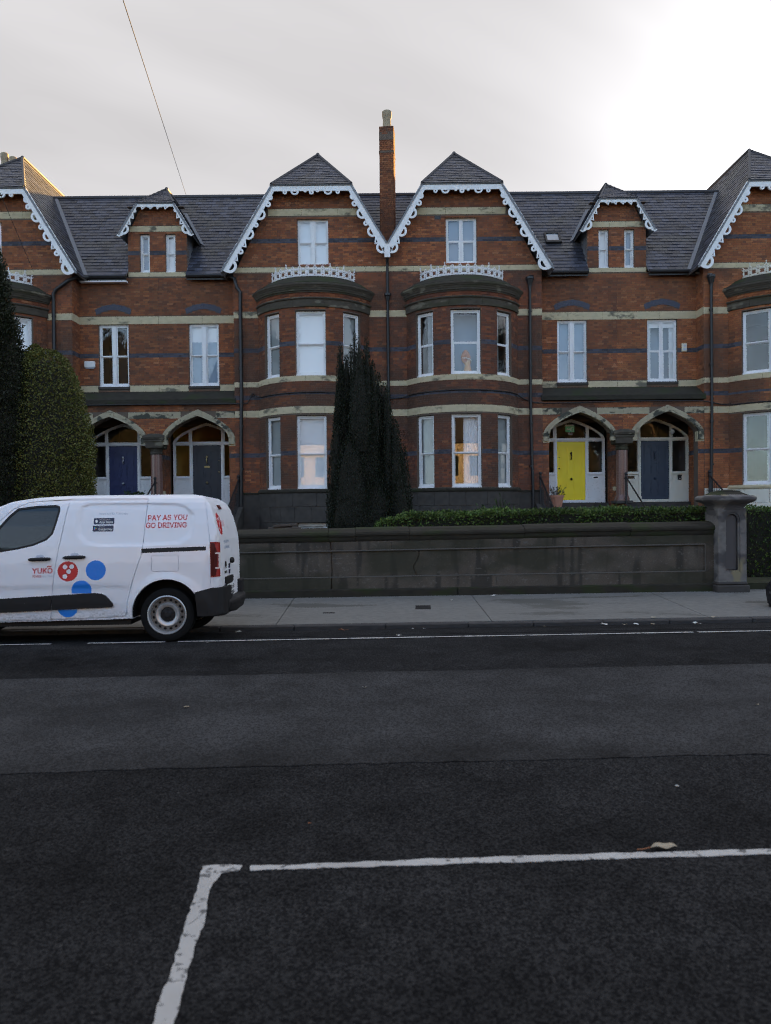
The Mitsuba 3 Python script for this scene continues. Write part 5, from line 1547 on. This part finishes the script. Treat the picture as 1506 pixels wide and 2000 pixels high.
for x, y, s_, mname in LIT:
    t = y * CS - x * SN
    z = float(road_z(t)) + .004 if t < 10.85 else float(pz(t)) + .002
    a = r.uniform(0, 3.1); n = 7
    an = np.linspace(0, 2 * math.pi, n, endpoint=False)
    rr_ = s_ * .5 * r.uniform(.5, 1.1, n)
    V = np.c_[x + rr_ * np.cos(an) * 1.0, y + rr_ * np.sin(an) * .55, z + .006 + r.uniform(0, .25 * s_, n)]
    V = np.vstack([V, [[x, y, z + .10 * s_]]])
    what = 'leaf' if 'leaf' in mname else 'litter'
    where = 'on the pavement' if t > 10.85 else ('in the gutter' if t > 9.4 else 'on the road')
    put(thing('dead_leaf' if what == 'leaf' else 'litter', {'leaf_rust': 'small rust brown dead leaf ', 'leaf_brown': 'small pale brown dead leaf ', 'litter_white': 'scrap of white paper litter '}[mname] + where, what, 'leaves and litter ' + where + ' ' + mname), (V, np.array([[i, (i + 1) % n, n] for i in range(n)])), mname)
k = thing('refuse_sack', 'black bulging sack at the right edge of the pavement', 'sack')
v, f = blob((0, 0, 0), 1, 4, .28, 2.6, 4)
v = v * [.30, .26, .36]; v[:, 2] = np.maximum(v[:, 2], -.22)
put(k + '__body', (v + [6.27, 12.0, .16], f), 'bag_black', 50)
put(k + '__knot', blob((6.27, 12.0, .53), (.05, .05, .07), 2, .3, 3, 2), 'bag_black', True)
# overhead wires
def wire(a, b, sag, r, n=24):
    t = np.linspace(0, 1, n)[:, None]
    return tube(a + (b - a) * t - np.array([0, 0, 1]) * sag * 4 * t * (1 - t), r, 6)
put(thing('overhead_wire', 'grey overhead wire crossing the sky at upper left', 'wire'), wire(np.array([-7.83, 30.9, 13.98]), np.array([-1.61, 2.0, 5.96]), .0, .0065), 'wire_grey', True)
put(thing('overhead_wire', 'thin dark wire in front of the left gable', 'wire'), wire(np.array([-12.21, 26.9, 9.87]), np.array([-6.6, 12.0, 8.1]), .0, .008), 'black_iron', True)
flat('wire_grey', (0.13, 0.135, 0.15), 0.9, specular=0.1)

# ------------------------------------------------------------------ across the street behind the camera: what the windows mirror
k = thing('opposite_terrace', 'pale rendered terrace across the street behind the camera', 'house')
x = -11.9
for i in range(3):
    put(nk(k + '__wall'), bx(x + .02, x + 7.4, -30, -22.0, -.3, 7.6), 'opposite_render')
    put(nk(k + '__roof'), (np.array([[x, -21.7, 7.5], [x + 7.42, -21.7, 7.5], [x + 7.42, -26, 10.6], [x, -26, 10.6], [x, -30.3, 7.5], [x + 7.42, -30.3, 7.5]]), quads([[0, 1, 2, 3], [3, 2, 5, 4]])), 'slate_edge')
    for ux in (1.0, 3.0, 5.2):
        for z0 in (1.0, 4.3):
            put(nk(k + '__window'), bx(x + ux, x + ux + 1.1, -22.02, -21.97, z0, z0 + 1.9), 'dark_glass')
    x += 7.42
flat('opposite_render', (0.42, 0.395, 0.37), 0.9)
for i, (x, y, R, ht) in enumerate(((17.5, -19, 4.2, 11), (26, -20, 4.5, 11), (36, -20, 5.5, 18), (-18.5, -19, 4.2, 11), (-25.0, -15, 4.5, 18), (-37, -20, 4.8, 12))):
    k = thing('dark_evergreen', 'large dark evergreen across the street behind the camera, %s to the %s' % (('nearest', 'second', 'farthest')[i % 3], 'right' if i < 3 else 'left'), 'tree', 'evergreens across the street')
    put(k + '__trunk', tube([[x, y, -.3], [x, y, 2]], [.3, .25], 8), 'bare_wood')
    crown_shape(k, [(x, y, .3, ht, R, .4, .6)], 2500, .5, [(.006, .008, .003), (.004, .006, .003)], 80 + i, core=.92)
hedge('hedge', 'unseen dark hedge added across the street to block low bright reflections', -40, 40, -17.2, -16.2, .0, lambda x: 2.3, 47, 9000, .16, GREEN)  # added to keep the sunlit houses opposite out of low reflections
def bare_tree(base, label, x, y, ht, seed):
    r = RS(seed); k = thing(base, label, 'tree')
    limbs = []
    def grow(p, d, l, rad, dep):
        q = [p]
        for i in range(4):
            d = d + r.normal(0, .13, 3); d /= np.linalg.norm(d)
            q.append(q[-1] + d * l / 4)
        limbs.append(tube(q, np.linspace(rad, rad * .62, 5), 6 if dep < 2 else 4, False))
        if dep < 6:
            for _ in range(2 if dep else 3):
                e = d + r.normal(0, .55, 3) + [0, 0, .12]; e /= np.linalg.norm(e)
                grow(q[-1], e, l * r.uniform(.62, .85), rad * .6, dep + 1)
    put(k + '__trunk', tube([[x, y, -.2], [x, y, ht * .3]], [.30, .24], 12), 'bare_wood')
    grow(np.array([x, y, ht * .28]), np.array([0, 0, 1.0]), ht * .22, .22, 0)
    put(k + '__crown', cat(limbs), 'bare_wood', kind='stuff')
bare_tree('bare_tree', 'leafless street tree behind the camera, mirrored in the right windows', 24.5, -13.0, 17, 5)
bare_tree('bare_tree', 'leafless street tree behind the camera, mirrored in the left windows', -16, -13.0, 16, 6)

# ------------------------------------------------------------------ the parked van
def build_van():
    """Small white panel van, x along it (rear at 0, front at -4.2), y across from the near side, z up."""
    van = thing('van', 'white panel van with red and blue circles and lettering, parked by the kerb at left', 'van')
    W = 1.82
    side = [(.035, .30), (.05, .46), (.048, .75), (.040, .98), (.014, 1.22), (-.036, 1.45), (-.085, 1.60), (-.14, 1.69), (-.22, 1.748), (-.34, 1.768), (-.9, 1.778), (-1.5, 1.775), (-1.9, 1.762), (-2.2, 1.735), (-2.45, 1.69), (-2.66, 1.60), (-3.30, 1.14), (-3.55, 1.06), (-3.92, .96), (-4.10, .82), (-4.17, .60), (-4.15, .32), (-4.02, .24), (-.30, .29)]
    sp = Polygon(side)
    cs = [(.05, .20), (.015, .30), (.0, .48), (.0, .70), (.004, .95), (.022, 1.15), (.062, 1.40), (.105, 1.58), (.14, 1.66), (.19, 1.715), (.27, 1.75), (.45, 1.772), (W / 2, 1.782)]
    csp = Polygon(cs + [(W - y, z) for y, z in cs[::-1][1:]])
    r = .10
    plan = Polygon([(-4.3, .06), (-3.9, .02), (-3.2, .0), (-.18, .0), (-.045, .018), (.010, .060), (.036, .14), (.062, .55), (.07, W / 2), (.062, W - .55), (.036, W - .14), (.010, W - .060), (-.045, W - .018), (-.18, W), (-3.2, W), (-3.9, W - .02), (-4.3, W - .06)])
    def solid(poly, h, M):
        cs_ = m3.CrossSection([np.array(poly.exterior.coords)[:-1][:, :2] if poly.exterior.is_ccw else np.array(poly.exterior.coords)[::-1][:-1][:, :2]])
        m = m3.Manifold.extrude(cs_, h).to_mesh()
        v = np.array(m.vert_properties)[:, :3] @ np.array(M[0]).T + M[1]
        f = np.array(m.tri_verts)
        if np.linalg.det(np.array(M[0])) < 0:
            f = f[:, ::-1]
        return m3.Manifold(m3.Mesh(v.astype(np.float32), f.astype(np.uint32)))
    SIDE = ([[1, 0, 0], [0, 0, 1], [0, 1, 0]], np.array([0, -.5, 0]))
    A = solid(sp, 3.0, SIDE)
    B = solid(csp, 6.0, ([[0, 0, 1], [1, 0, 0], [0, 1, 0]], np.array([-5, 0, 0])))
    C = solid(plan, 3.0, ([[1, 0, 0], [0, 1, 0], [0, 0, 1]], np.array([0, 0, -.2])))
    body = (A ^ B ^ C).refine_to_length(.026)
    m = body.to_mesh()
    tm = trimesh.Trimesh(np.array(m.vert_properties)[:, :3], np.array(m.tri_verts), process=False)
    trimesh.smoothing.filter_taubin(tm, lamb=.5, nu=.51, iterations=14)
    V = np.array(tm.vertices)
    nrm = np.array(tm.vertex_normals)
    # pressed panel in the near flank, wheel arch flare, waist crease
    recess = Polygon([(-1.66, 1.55), (-1.635, 1.63), (-1.54, 1.665), (-.85, 1.665), (-.50, 1.655), (-.37, 1.61), (-.29, 1.51), (-.285, 1.36), (-.33, 1.25), (-.45, 1.165), (-.86, 1.145), (-1.40, 1.145), (-1.55, 1.18), (-1.65, 1.28), (-1.675, 1.40)])
    d = shapely.distance(recess.exterior, shapely.points(V[:, 0], V[:, 2])) * np.where(shapely.contains_xy(recess, V[:, 0], V[:, 2]), 1, -1)
    ss = lambda a, b, x: (lambda t: t * t * (3 - 2 * t))(np.clip((x - a) / (b - a), 0, 1))
    WH = [(-.60, .32), (-3.385, .32)]
    for sgn, mask in ((1, nrm[:, 1] < -.3), (-1, nrm[:, 1] > .3)):
        dy = .026 * ss(-.010, .034, d)
        for wx, wz in WH:
            rr = np.hypot(V[:, 0] - wx, V[:, 2] - wz)
            dy = dy - .016 * ss(.52, .43, rr)
        dy = dy + .012 * ss(.70, .64, V[:, 2]) * ss(-.95, -1.2, V[:, 0]) * ss(-3.0, -2.7, V[:, 0])
        V[mask, 1] += sgn * dy[mask]
    full = m3.Manifold(m3.Mesh(V.astype(np.float32), np.array(tm.faces).astype(np.uint32)))
    near = (nrm[:, 1] < -.25)
    from scipy.interpolate import LinearNDInterpolator
    ysurf = LinearNDInterpolator(V[near][:, [0, 2]], V[near][:, 1], fill_value=0.0)
    back = (nrm[:, 0] > .35)
    xsurf = LinearNDInterpolator(V[back][:, [1, 2]], V[back][:, 0], fill_value=.16)
    def prism(poly, y0=-.2, y1=.14):
        poly = poly if poly.geom_type == 'Polygon' else max(poly.geoms, key=lambda g: g.area)
        return solid(Polygon(poly.exterior), y1 - y0, ([[1, 0, 0], [0, 0, 1], [0, 1, 0]], np.array([0, y0, 0])))
    def out(man):
        q = man.to_mesh()
        return np.array(q.vert_properties)[:, :3].astype(float), np.array(q.tri_verts)
    # outlines on the side
    seam_s = [(-.849, 1.80), (-.846, 1.70), (-.884, 1.123), (-.895, 1.032), (-.969, .821), (-1.013, .67), (-1.055, .488), (-1.071, .337), (-1.107, .308)]
    seam_f = [(-1.765, 1.80), (-1.785, 1.60), (-1.817, 1.377), (-1.869, 1.076), (-1.907, .835), (-1.935, .593), (-1.957, .28)]
    roofline = 1.735
    slide = Polygon([(x, min(z, roofline)) for x, z in seam_s] + [(-1.957, .285)] + [(x, min(z, roofline)) for x, z in seam_f[::-1]])
    fdoor = Polygon([(x, min(z, 1.715)) for x, z in seam_f] + [(-2.85, .275), (-2.93, .33), (-2.99, .60), (-2.98, 1.02), (-2.90, 1.12), (-2.42, 1.60), (-2.25, 1.68), (-2.0, 1.70)])
    win = Polygon([(-2.80, 1.075), (-2.62, 1.30), (-2.45, 1.51), (-2.36, 1.595), (-2.15, 1.622), (-1.93, 1.631), (-1.892, 1.615), (-1.885, 1.575), (-1.92, 1.408), (-1.95, 1.306), (-2.01, 1.24), (-2.16, 1.176), (-2.34, 1.136), (-2.52, 1.108)])
    flap = sbox(-.752, .862, -.478, 1.008).buffer(.022).buffer(0)
    rdoor = Polygon([(-.152, 1.66), (-.116, 1.418), (-.088, 1.204), (-.079, .991), (-.077, .64), (.4, .64), (.4, 1.9), (-.152, 1.70)])
    lamp = Polygon([(-.083, 1.180), (.06, 1.175), (.30, 1.16), (.30, .80), (.06, .765), (-.075, .765)])
    keep = full
    for wx, wz in WH:
        cyl = trimesh.creation.cylinder(radius=.405, height=.32, sections=64)
        v = np.array(cyl.vertices)[:, [0, 2, 1]] + [wx, .10, wz + .02]
        f = np.array(cyl.faces)[:, ::-1]
        keep = keep - m3.Manifold(m3.Mesh(v.astype(np.float32), f.astype(np.uint32)))
        v = v + [0, W - .2, 0]
        keep = keep - m3.Manifold(m3.Mesh(v.astype(np.float32), f.astype(np.uint32)))
    arched = keep
    lamp_cut = prism(lamp.buffer(.004), -.2, .085)
    gap = .0032
    shell = arched
    body_m = arched
    for p, dep in ((slide, .21), (fdoor, .21), (flap.buffer(gap), .06), (win.buffer(.016), .24)):
        body_m = body_m - prism(p.buffer(gap) if p in (slide, fdoor) else p, -.2, dep)
    rear_all = prism(rdoor, -.3, W + .3)
    half1 = prism(rdoor, -.3, W / 2 - .004); half2 = prism(rdoor, W / 2 + .004, W + .3)
    body_m = body_m - prism(rdoor.buffer(gap), -.3, W + .3) - prism(sbox(-.6, -.2, .4, .585).difference(sbox(-1.2, -1, -.262, 2)), -.3, W + .3)
    lamp2 = prism(lamp.buffer(.004), W - .085, W + .2)
    wheel_side = out(body_m - lamp_cut - lamp2)
    a = math.radians(3.0)
    tilt = math.radians(1.6)
    def wv(v):
        """From the van to the street: the far wheels stand lower, the van points slightly out from the kerb."""
        v = np.asarray(v, float)
        y = v[:, 1] * math.cos(tilt) + v[:, 2] * math.sin(tilt)
        z = -v[:, 1] * math.sin(tilt) + v[:, 2] * math.cos(tilt)
        return np.stack([-2.018 + v[:, 0] * math.cos(a) - y * math.sin(a), 9.143 + v[:, 0] * math.sin(a) + y * math.cos(a), z], -1)
    def part(name, mesh, mat, smooth=False, color=None, **kw):
        return put(nk(van + '__' + name), mp(mesh, wv), mat, smooth, color, **kw)
    part('body', wheel_side, 'van_white', 40)
    sd = out((shell ^ prism(slide.buffer(-gap), -.2, .17)))
    k = part('sliding_door', sd, 'van_white', 40)
    fd = out((shell ^ prism(fdoor.buffer(-gap), -.2, .17)) - prism(win.buffer(.016), -.3, .26))
    kf = part('front_door', fd, 'van_white', 40)
    part('fuel_flap', out(full ^ prism(flap.buffer(-.001), -.2, .03)), 'van_white', 40)
    rd1 = part('rear_door', out((full ^ half1) - lamp_cut), 'van_white', 40)
    part('rear_door', out((full ^ half2) - lamp2), 'van_white', 40)
    glass = (full.translate([0, .010, 0]) ^ prism(win.buffer(.005), -.2, .16))
    put(nk(kf + '__window'), mp(out(glass), wv), 'dark_glass', 40)
    rub = (full.translate([0, .002, 0]) ^ prism(win.buffer(.015), -.2, .16)) - prism(win.buffer(-.008), -.4, .3)
    put(nk(kf + '__window_seal'), mp(out(rub), wv), 'black_plastic')
    # tail lamp with its lighter inner bracket
    lm = full.translate([.006, -.006, 0])
    for cut, y0, y1 in ((lamp, -.2, .08), (lamp, W - .08, W + .2)):
        pr = prism(cut, y0, y1)
        kl = part('tail_lamp', out((lm if y0 < 0 else full.translate([.006, .006, 0])) ^ pr), 'lamp_dark' if y0 > 0 else 'lamp_red', 30)
    inner = [sbox(.0, .855, .045, 1.055)]
    put(nk(van + '__tail_lamp__lens'), mp(out(full.translate([.009, -.009, 0]) ^ (prism(sbox(.012, .865, .30, 1.05), -.2, .078) + prism(sbox(-.025, 1.037, .30, 1.055), -.2, .078) + prism(sbox(-.025, .860, .30, .878), -.2, .078))), wv), 'lamp_clear', 30)
    put(nk(van + '__tail_lamp__dark_lens'), mp(out(full.translate([.008, -.0085, 0]) ^ prism(Polygon([(-.078, 1.17), (-.035, 1.17), (.0, 1.05), (.0, .90), (-.02, .775), (-.070, .775)]), -.2, .10)), wv), 'lamp_dark', 30)
    # door handles, sliding door rail, side strip
    for p_, nm in (((-2.20, -1.945, .982, 1.022, kf), 0), ((-1.80, -1.545, 1.0, 1.038, k), 1)):
        x0, x1, z0, z1, par = p_
        sh = sbox(x0, z0 + .004, x1, z1 - .004).buffer(.004)
        q = np.linspace(0, 1, 14)
        pts = np.c_[x0 + (x1 - x0) * q, [float(ysurf(x0 + (x1 - x0) * t, (z0 + z1) / 2)) - .012 - .030 * math.sin(t * math.pi) ** .6 for t in q], (z0 + z1) / 2 + .006 * (q - .5)]
        put(nk(par + '__handle'), mp(tube(pts, np.interp(q, [0, .1, .9, 1], [.010, .020, .021, .012]), 8), wv), 'black_plastic', True)
        cup = blob(((x0 + x1) / 2, float(ysurf((x0 + x1) / 2, z1)) + .006, z1 + .008), (.055, .010, .028), 2)
        put(nk(par + '__handle_recess'), mp(cup, wv), 'decal_grey', True)
    def on_side(poly, proud, mat, name, seg=.05, parent=None, thick=.004):
        g = poly.segmentize(seg)
        pts = [g] if g.geom_type == 'Polygon' else list(g.geoms)
        parts = []
        for p in pts:
            v, f = extr(p, thick)
            tmx = trimesh.Trimesh(v, f, process=False)
            v2, f2 = trimesh.remesh.subdivide_to_size(v, f, seg, max_iter=8)
            y = ysurf(v2[:, 0], v2[:, 1])
            parts.append((np.stack([v2[:, 0], y - v2[:, 2] - proud, v2[:, 1]], -1), f2))
        return put(nk((parent or van) + '__' + name), mp(cat(parts), wv), mat)
    rail = Polygon([(-.893, 1.112), (-.134, 1.128), (-.132, 1.082), (-.893, 1.060)]).buffer(-.004).buffer(.004)
    on_side(rail, -.004, 'black_plastic', 'door_rail', .06, thick=.007)
    strip_r = Polygon([(-1.930, .402), (-1.930, .573), (-1.62, .586), (-1.44, .594), (-1.36, .584), (-1.31, .562), (-1.228, .468), (-1.222, .440), (-1.236, .424)])
    strip_l = Polygon([(-1.942, .400), (-1.942, .570), (-2.526, .543), (-2.85, .52), (-2.92, .44), (-2.86, .385), (-2.526, .380)])
    on_side(strip_r, -.004, 'black_plastic', 'side_strip', .06, k, .030)
    on_side(strip_l, -.004, 'black_plastic', 'side_strip', .06, kf, .030)
    # bumpers
    def hull_part(name, pts, mat='black_plastic', b=.03):
        h = m3.Manifold.batch_hull([m3.Manifold.sphere(b, 10).translate(list(p)) for p in pts])
        part(name, out(h), mat, 40)
        return h
    bp = Polygon([(-.262, .585), (-.083, .631), (.02, .634), (.06, .64), (.30, .60), (.30, .27), (-.03, .262), (-.235, .30), (-.245, .45)])
    inflated = full.translate([.055, -.012, 0])
    b1 = inflated ^ prism(bp, -.3, W / 2)
    b2 = full.translate([.055, .012, 0]) ^ prism(bp, W / 2, W + .3)
    notch = m3.Manifold.cube([.6, .92, .9]).translate([-.05, .45, .455])
    part('rear_bumper', out((b1 + b2) - notch), 'black_plastic', 40)
    stp = m3.Manifold.batch_hull([m3.Manifold.sphere(.035, 12).translate([x, y, z]) for x, y, z in [(.10, .28, .43), (.15, .60, .43), (.15, W - .6, .43), (.10, W - .28, .43), (.08, .28, .36), (.12, .6, .33), (.12, W - .6, .33), (.08, W - .28, .36), (.0, .3, .44), (.04, W - .3, .44), (.04, .3, .34), (.04, W - .3, .34)]])
    part('bumper_step', out(stp), 'black_plastic', 40)
    part('tailgate_base', out(full ^ prism(sbox(.0, .455, .4, .637), .455, 1.365)), 'van_white', 40)
    bf = Polygon([(-3.82, .60), (-4.3, .66), (-4.3, .2), (-3.80, .22)])
    part('front_bumper', out(full.translate([-.03, 0, 0]) ^ prism(bf, -.3, W + .3)), 'black_plastic', 40)
    ws = Polygon([(-2.68, 1.575), (-3.26, 1.155), (-3.30, 1.22), (-2.70, 1.66)])
    part('windscreen', out(full.translate([-.004, 0, .006]) ^ prism(Polygon([(-2.70, 1.54), (-3.24, 1.15), (-3.6, 1.3), (-2.7, 1.9)]), .16, W - .16)), 'dark_glass', 40)
    for y0, y1 in ((-.1, .36), (W - .36, W + .1)):
        part('headlight', out(full.translate([-.004, -.004 if y0 < 0 else .004, .003]) ^ prism(Polygon([(-3.70, .93), (-4.3, .88), (-4.3, .72), (-3.95, .74)]), y0, y1)), 'lamp_clear', 30)
    # underside and arch liners
    part('underbody', bx(-2.95, -1.05, .12, W - .12, .20, .34), 'black_plastic')
    for wx, wz in WH:
        for y0, y1 in ((.015, .252), (W - .252, W - .015)):
            part('wheel_arch_liner', (lambda v, f: (np.stack([v[:, 0] + wx, v[:, 2], v[:, 1] + wz + .02], -1), f))(*lathe([(.397, y0), (.397, y1), (.0, y1)] if y0 < .5 else [(.0, y0), (.397, y0), (.397, y1)], 40, a0=-.12, a1=math.pi + .12)), 'rubber')
    # wheels
    def wheel(wx, y, out_sgn, zc):
        def P(v):
            v = np.asarray(v, float)
            return wv(np.stack([wx + v[:, 0], y + out_sgn * v[:, 2], zc + v[:, 1]], -1))
        k = nk(van + '__wheel')
        ty = [(.222, -.085), (.228, -.10), (.255, -.108), (.295, -.10), (.315, -.085), (.318, -.04), (.318, .04), (.315, .085), (.295, .10), (.255, .108), (.228, .10), (.222, .085)]
        put(k, mp(lathe(ty, 56), P), 'rubber', 45, label='black tyre on a silver steel wheel')
        gr = [lathe([(.3195, z), (.3205, z + .004), (.3205, z + .026), (.3195, z + .03)], 56) for z in (-.07, -.03, .01, .05)]
        put(k + '__tread', mp(cat(gr), P), 'rubber', True)
        lip = [(.232, -.104), (.2325, -.112), (.222, -.116), (.214, -.108), (.207, -.09), (.203, -.03), (.203, .05)]
        put(k + '__rim', mp(lathe(lip, 56), P), 'steel_silver', 40)
        disc = Point(0, 0).buffer(.205, 32)
        for i in range(16):
            t = (i + .5) * 2 * math.pi / 16
            disc = disc.difference(affinity.rotate(affinity.scale(Point(.172 * math.cos(t), .172 * math.sin(t)).buffer(.014, 8), 1.0, 1.25, origin='center'), math.degrees(t), origin='center'))
        disc = disc.difference(Point(0, 0).buffer(.09, 24))
        v, f = extr(disc, .006)
        v = v + [0, 0, -.050]
        put(k + '__disc', mp((v, f), P), 'steel_worn')
        put(k + '__ring', mp(lathe([(.148, -.046), (.143, -.074), (.132, -.084), (.108, -.082), (.090, -.066), (.086, -.046)], 40), P), 'steel_silver', 40)
        put(k + '__hub', mp(lathe([(.0, -.074), (.03, -.074), (.036, -.068), (.05, -.058), (.075, -.056), (.094, -.050), (.094, .05)], 32), P), 'black_plastic', 40)
        for i in range(5):
            t = i * 2 * math.pi / 5 + .3
            put(nk(k + '__bolt'), mp(lathe([(0, -.073), (.008, -.073), (.009, -.056)], 6, (.060 * math.cos(t), .060 * math.sin(t), 0)), P), 'black_plastic')
        put(k + '__drum', mp(lathe([(.0, -.02), (.198, -.02), (.198, .06)], 32), P), 'rubber')
    wheel(-.60, .135, 1, .318)
    wheel(-.60, W - .135, -1, .270)
    wheel(-3.385, .135, 1, .318)
    wheel(-3.385, W - .135, -1, .270)
    # ---- livery
    def circle(cx, cz, rr):
        return Point(cx, cz).buffer(rr, 24)
    red = circle(-1.7475, .8555, .1175)
    dots = [circle(-1.78, .908, .028), circle(-1.703, .911, .028), circle(-1.739, .853, .028), circle(-1.782, .795, .028)]
    for dd in dots:
        red = red.difference(dd)
    on_side(red, .0012, 'decal_red', 'emblem', .03, k, .002)
    b_top = circle(-1.423, .863, .1165)
    b_mid = circle(-1.592, .629, .1165).difference(sbox(-3, 0, 0, .592))
    b_low = circle(-1.755, .428, .1165).intersection(sbox(-3, 0, 0, .402)).intersection(sbox(-1.925, 0, 0, 1))
    for g in (b_top, b_mid, b_low):
        on_side(g, .0012, 'decal_blue', 'blue_circle', .03, k, .002)
    def words(text, x0, x1, z0, hgt, mat, name, parent, slope=0.0, bold=True, up=.001):
        m = meshkit.text_mesh(text, hgt, .0016, bold)
        v = np.array(m.vertices)
        L = v[:, 0].max() - v[:, 0].min()
        x = x0 + (v[:, 0] - v[:, 0].min()) * (x1 - x0) / L
        z = z0 + v[:, 1] + slope * (x - x0)
        y = ysurf(x, z)
        put(nk(parent + '__' + name), mp((np.stack([x, y - v[:, 2] - up, z], -1), m.faces), wv), mat)
    words('YUKO', -2.161, -1.925, .836, .060, 'decal_red', 'lettering', kf)
    til = LineString([(-1.985, .912), (-1.972, .920), (-1.955, .913), (-1.940, .921)]).buffer(.0055)
    on_side(til, .001, 'decal_red', 'lettering', .03, kf, .0016)
    words('TOYOTA', -2.158, -2.052, .789, .023, 'decal_red', 'lettering', kf)
    words('Car Club', -2.040, -1.926, .790, .023, 'decal_grey', 'lettering', kf, 0, False)
    words('PAY AS YOU', -.835, -.368, 1.448, .062, 'decal_red', 'lettering', van + '__side_panel', .010)
    words('GO DRIVING', -.855, -.372, 1.357, .062, 'decal_red', 'lettering', van + '__side_panel', .006)
    for x0, x1, z0, z1 in ((-1.473, -1.232, 1.408, 1.482), (-1.480, -1.238, 1.322, 1.392)):
        on_side(sbox(x0 + .008, z0 + .008, x1 - .008, z1 - .008).buffer(.008), .001, 'decal_navy', 'app_badge', .05, k, .002)
    words('Download on the', -1.408, -1.280, 1.456, .0115, 'plastic_white', 'lettering', k, 0, False, .004)
    words('App Store', -1.408, -1.246, 1.421, .025, 'plastic_white', 'lettering', k, up=.004)
    words('GET IT ON', -1.412, -1.345, 1.371, .010, 'plastic_white', 'lettering', k, 0, False, .004)
    words('Google Play', -1.412, -1.250, 1.337, .023, 'plastic_white', 'lettering', k, up=.004)
    ap = affinity.scale(Point(-1.440, 1.443).buffer(.016, 12), 1.0, 1.1).difference(Point(-1.421, 1.449).buffer(.0075, 8)).union(affinity.rotate(affinity.scale(Point(-1.4385, 1.467).buffer(.005, 8), .55, 1.2), -35))
    on_side(ap, .003, 'plastic_white', 'emblem', .03, k, .0016)
    tri = [(-1.464, 1.378), (-1.464, 1.337), (-1.428, 1.3575)]
    mid = (-1.452, 1.3575)
    for q, mt in (([tri[0], tri[1], mid], 'decal_blue'), ([tri[0], mid, tri[2]], 'decal_green'), ([tri[1], mid, tri[2]], 'decal_red')):
        on_side(Polygon(q), .003, mt, 'emblem', .03, k, .0016)
    words('Download the YUKO app', -1.415, -1.075, 1.524, .022, 'decal_grey', 'lettering', k, .006, False)
    # ---- on the rear doors
    def on_rear(poly, proud, mat, name, parent=rd1, thick=.003, seg=.05):
        g = poly.segmentize(seg)
        parts = []
        for p in getattr(g, 'geoms', [g]):
            v, f = extr(p, thick)
            v, f = trimesh.remesh.subdivide_to_size(v, f, seg, max_iter=8)
            x = xsurf(v[:, 0], v[:, 1])
            parts.append((np.stack([x + v[:, 2] + proud, v[:, 0], v[:, 1]], -1), f))
        return put(nk(parent + '__' + name), mp(cat(parts), wv), mat)
    def rear_words(text, y0, y1, z0, hgt, mat, name='lettering', parent=rd1):
        m = meshkit.text_mesh(text, hgt, .0016, True)
        v = np.array(m.vertices)
        y = y0 + (v[:, 0] - v[:, 0].min()) * (y1 - y0) / np.ptp(v[:, 0])
        x = xsurf(y, z0 + v[:, 1])
        put(nk(parent + '__' + name), mp((np.stack([x + .001 + v[:, 2], y, z0 + v[:, 1]], -1), m.faces), wv), mat)
    rl = Point(.33, 1.40).buffer(.135, 24)
    for y, z in ((.295, 1.462), (.385, 1.458), (.338, 1.395), (.29, 1.335)):
        rl = rl.difference(Point(y, z).buffer(.032, 12))
    on_rear(rl, .001, 'decal_red', 'emblem')
    rear_words('YUKO', .49, .72, 1.37, .07, 'decal_pink')
    rear_words('PAY AS YOU', .40, .80, 1.16, .035, 'decal_grey')
    rear_words('GO DRIVING', .40, .80, 1.09, .035, 'decal_grey')
    em = affinity.scale(Point(.36, .895).buffer(.055, 20), 1.0, .72)
    em = em.difference(em.buffer(-.012)).union(affinity.scale(Point(.36, .905).buffer(.040, 16), .5, .75).difference(affinity.scale(Point(.36, .905).buffer(.028, 16), .45, .75))).union(affinity.scale(Point(.36, .918).buffer(.045, 16), .95, .4).difference(affinity.scale(Point(.36, .918).buffer(.033, 16), .95, .3)))
    on_rear(em, .004, 'black_plastic', 'emblem', thick=.006)
    rear_words('TOYOTA', .28, .46, .785, .028, 'black_plastic')
    for z in (.84, .765):
        on_rear(sbox(.60, z, .72, z + .055), .001, 'decal_navy', 'badge')
        rear_words('App Store' if z > .8 else 'Google Play', .62, .71, z + .018, .014, 'plastic_white')
    on_rear(sbox(.62, 1.60, .78, 1.63).buffer(.01), .006, 'lamp_dark', 'brake_light', thick=.015)
    hb = blob((float(xsurf(.80, .93)) + .02, .80, .93), (.03, .07, .04), 2)
    put(nk(rd1 + '__handle'), mp(hb, wv), 'black_plastic', True)
    on_rear(sbox(.30, .675, .78, .735).buffer(.01), .002, 'black_plastic', 'plate_lamp', thick=.03)
    on_rear(sbox(.30, .485, .76, .665).buffer(.008), .012, 'black_plastic', 'number_plate_frame', thick=.012, seg=.2)
    kp = on_rear(sbox(.315, .50, .745, .65), .026, 'plastic_white', 'number_plate', thick=.003, seg=.3)
    rear_words2 = lambda t, y0, y1, z0, h_: (lambda m: put(nk(rd1 + '__plate_lettering'), mp((np.stack([.100 + np.array(m.vertices)[:, 2], y0 + (np.array(m.vertices)[:, 0] - np.array(m.vertices)[:, 0].min()) * (y1 - y0) / np.ptp(np.array(m.vertices)[:, 0]), z0 + np.array(m.vertices)[:, 1]], -1), m.faces), wv), 'black_plastic'))(meshkit.text_mesh(t, h_, .002, True))
    rear_words2('211-D', .37, .69, .585, .05)
    rear_words2('31166', .36, .70, .515, .05)


flat('steel_worn', (0.13, 0.125, 0.12), 0.5, metallic=0.3)
flat('decal_pink', (0.72, 0.50, 0.52), 0.5)
build_van()
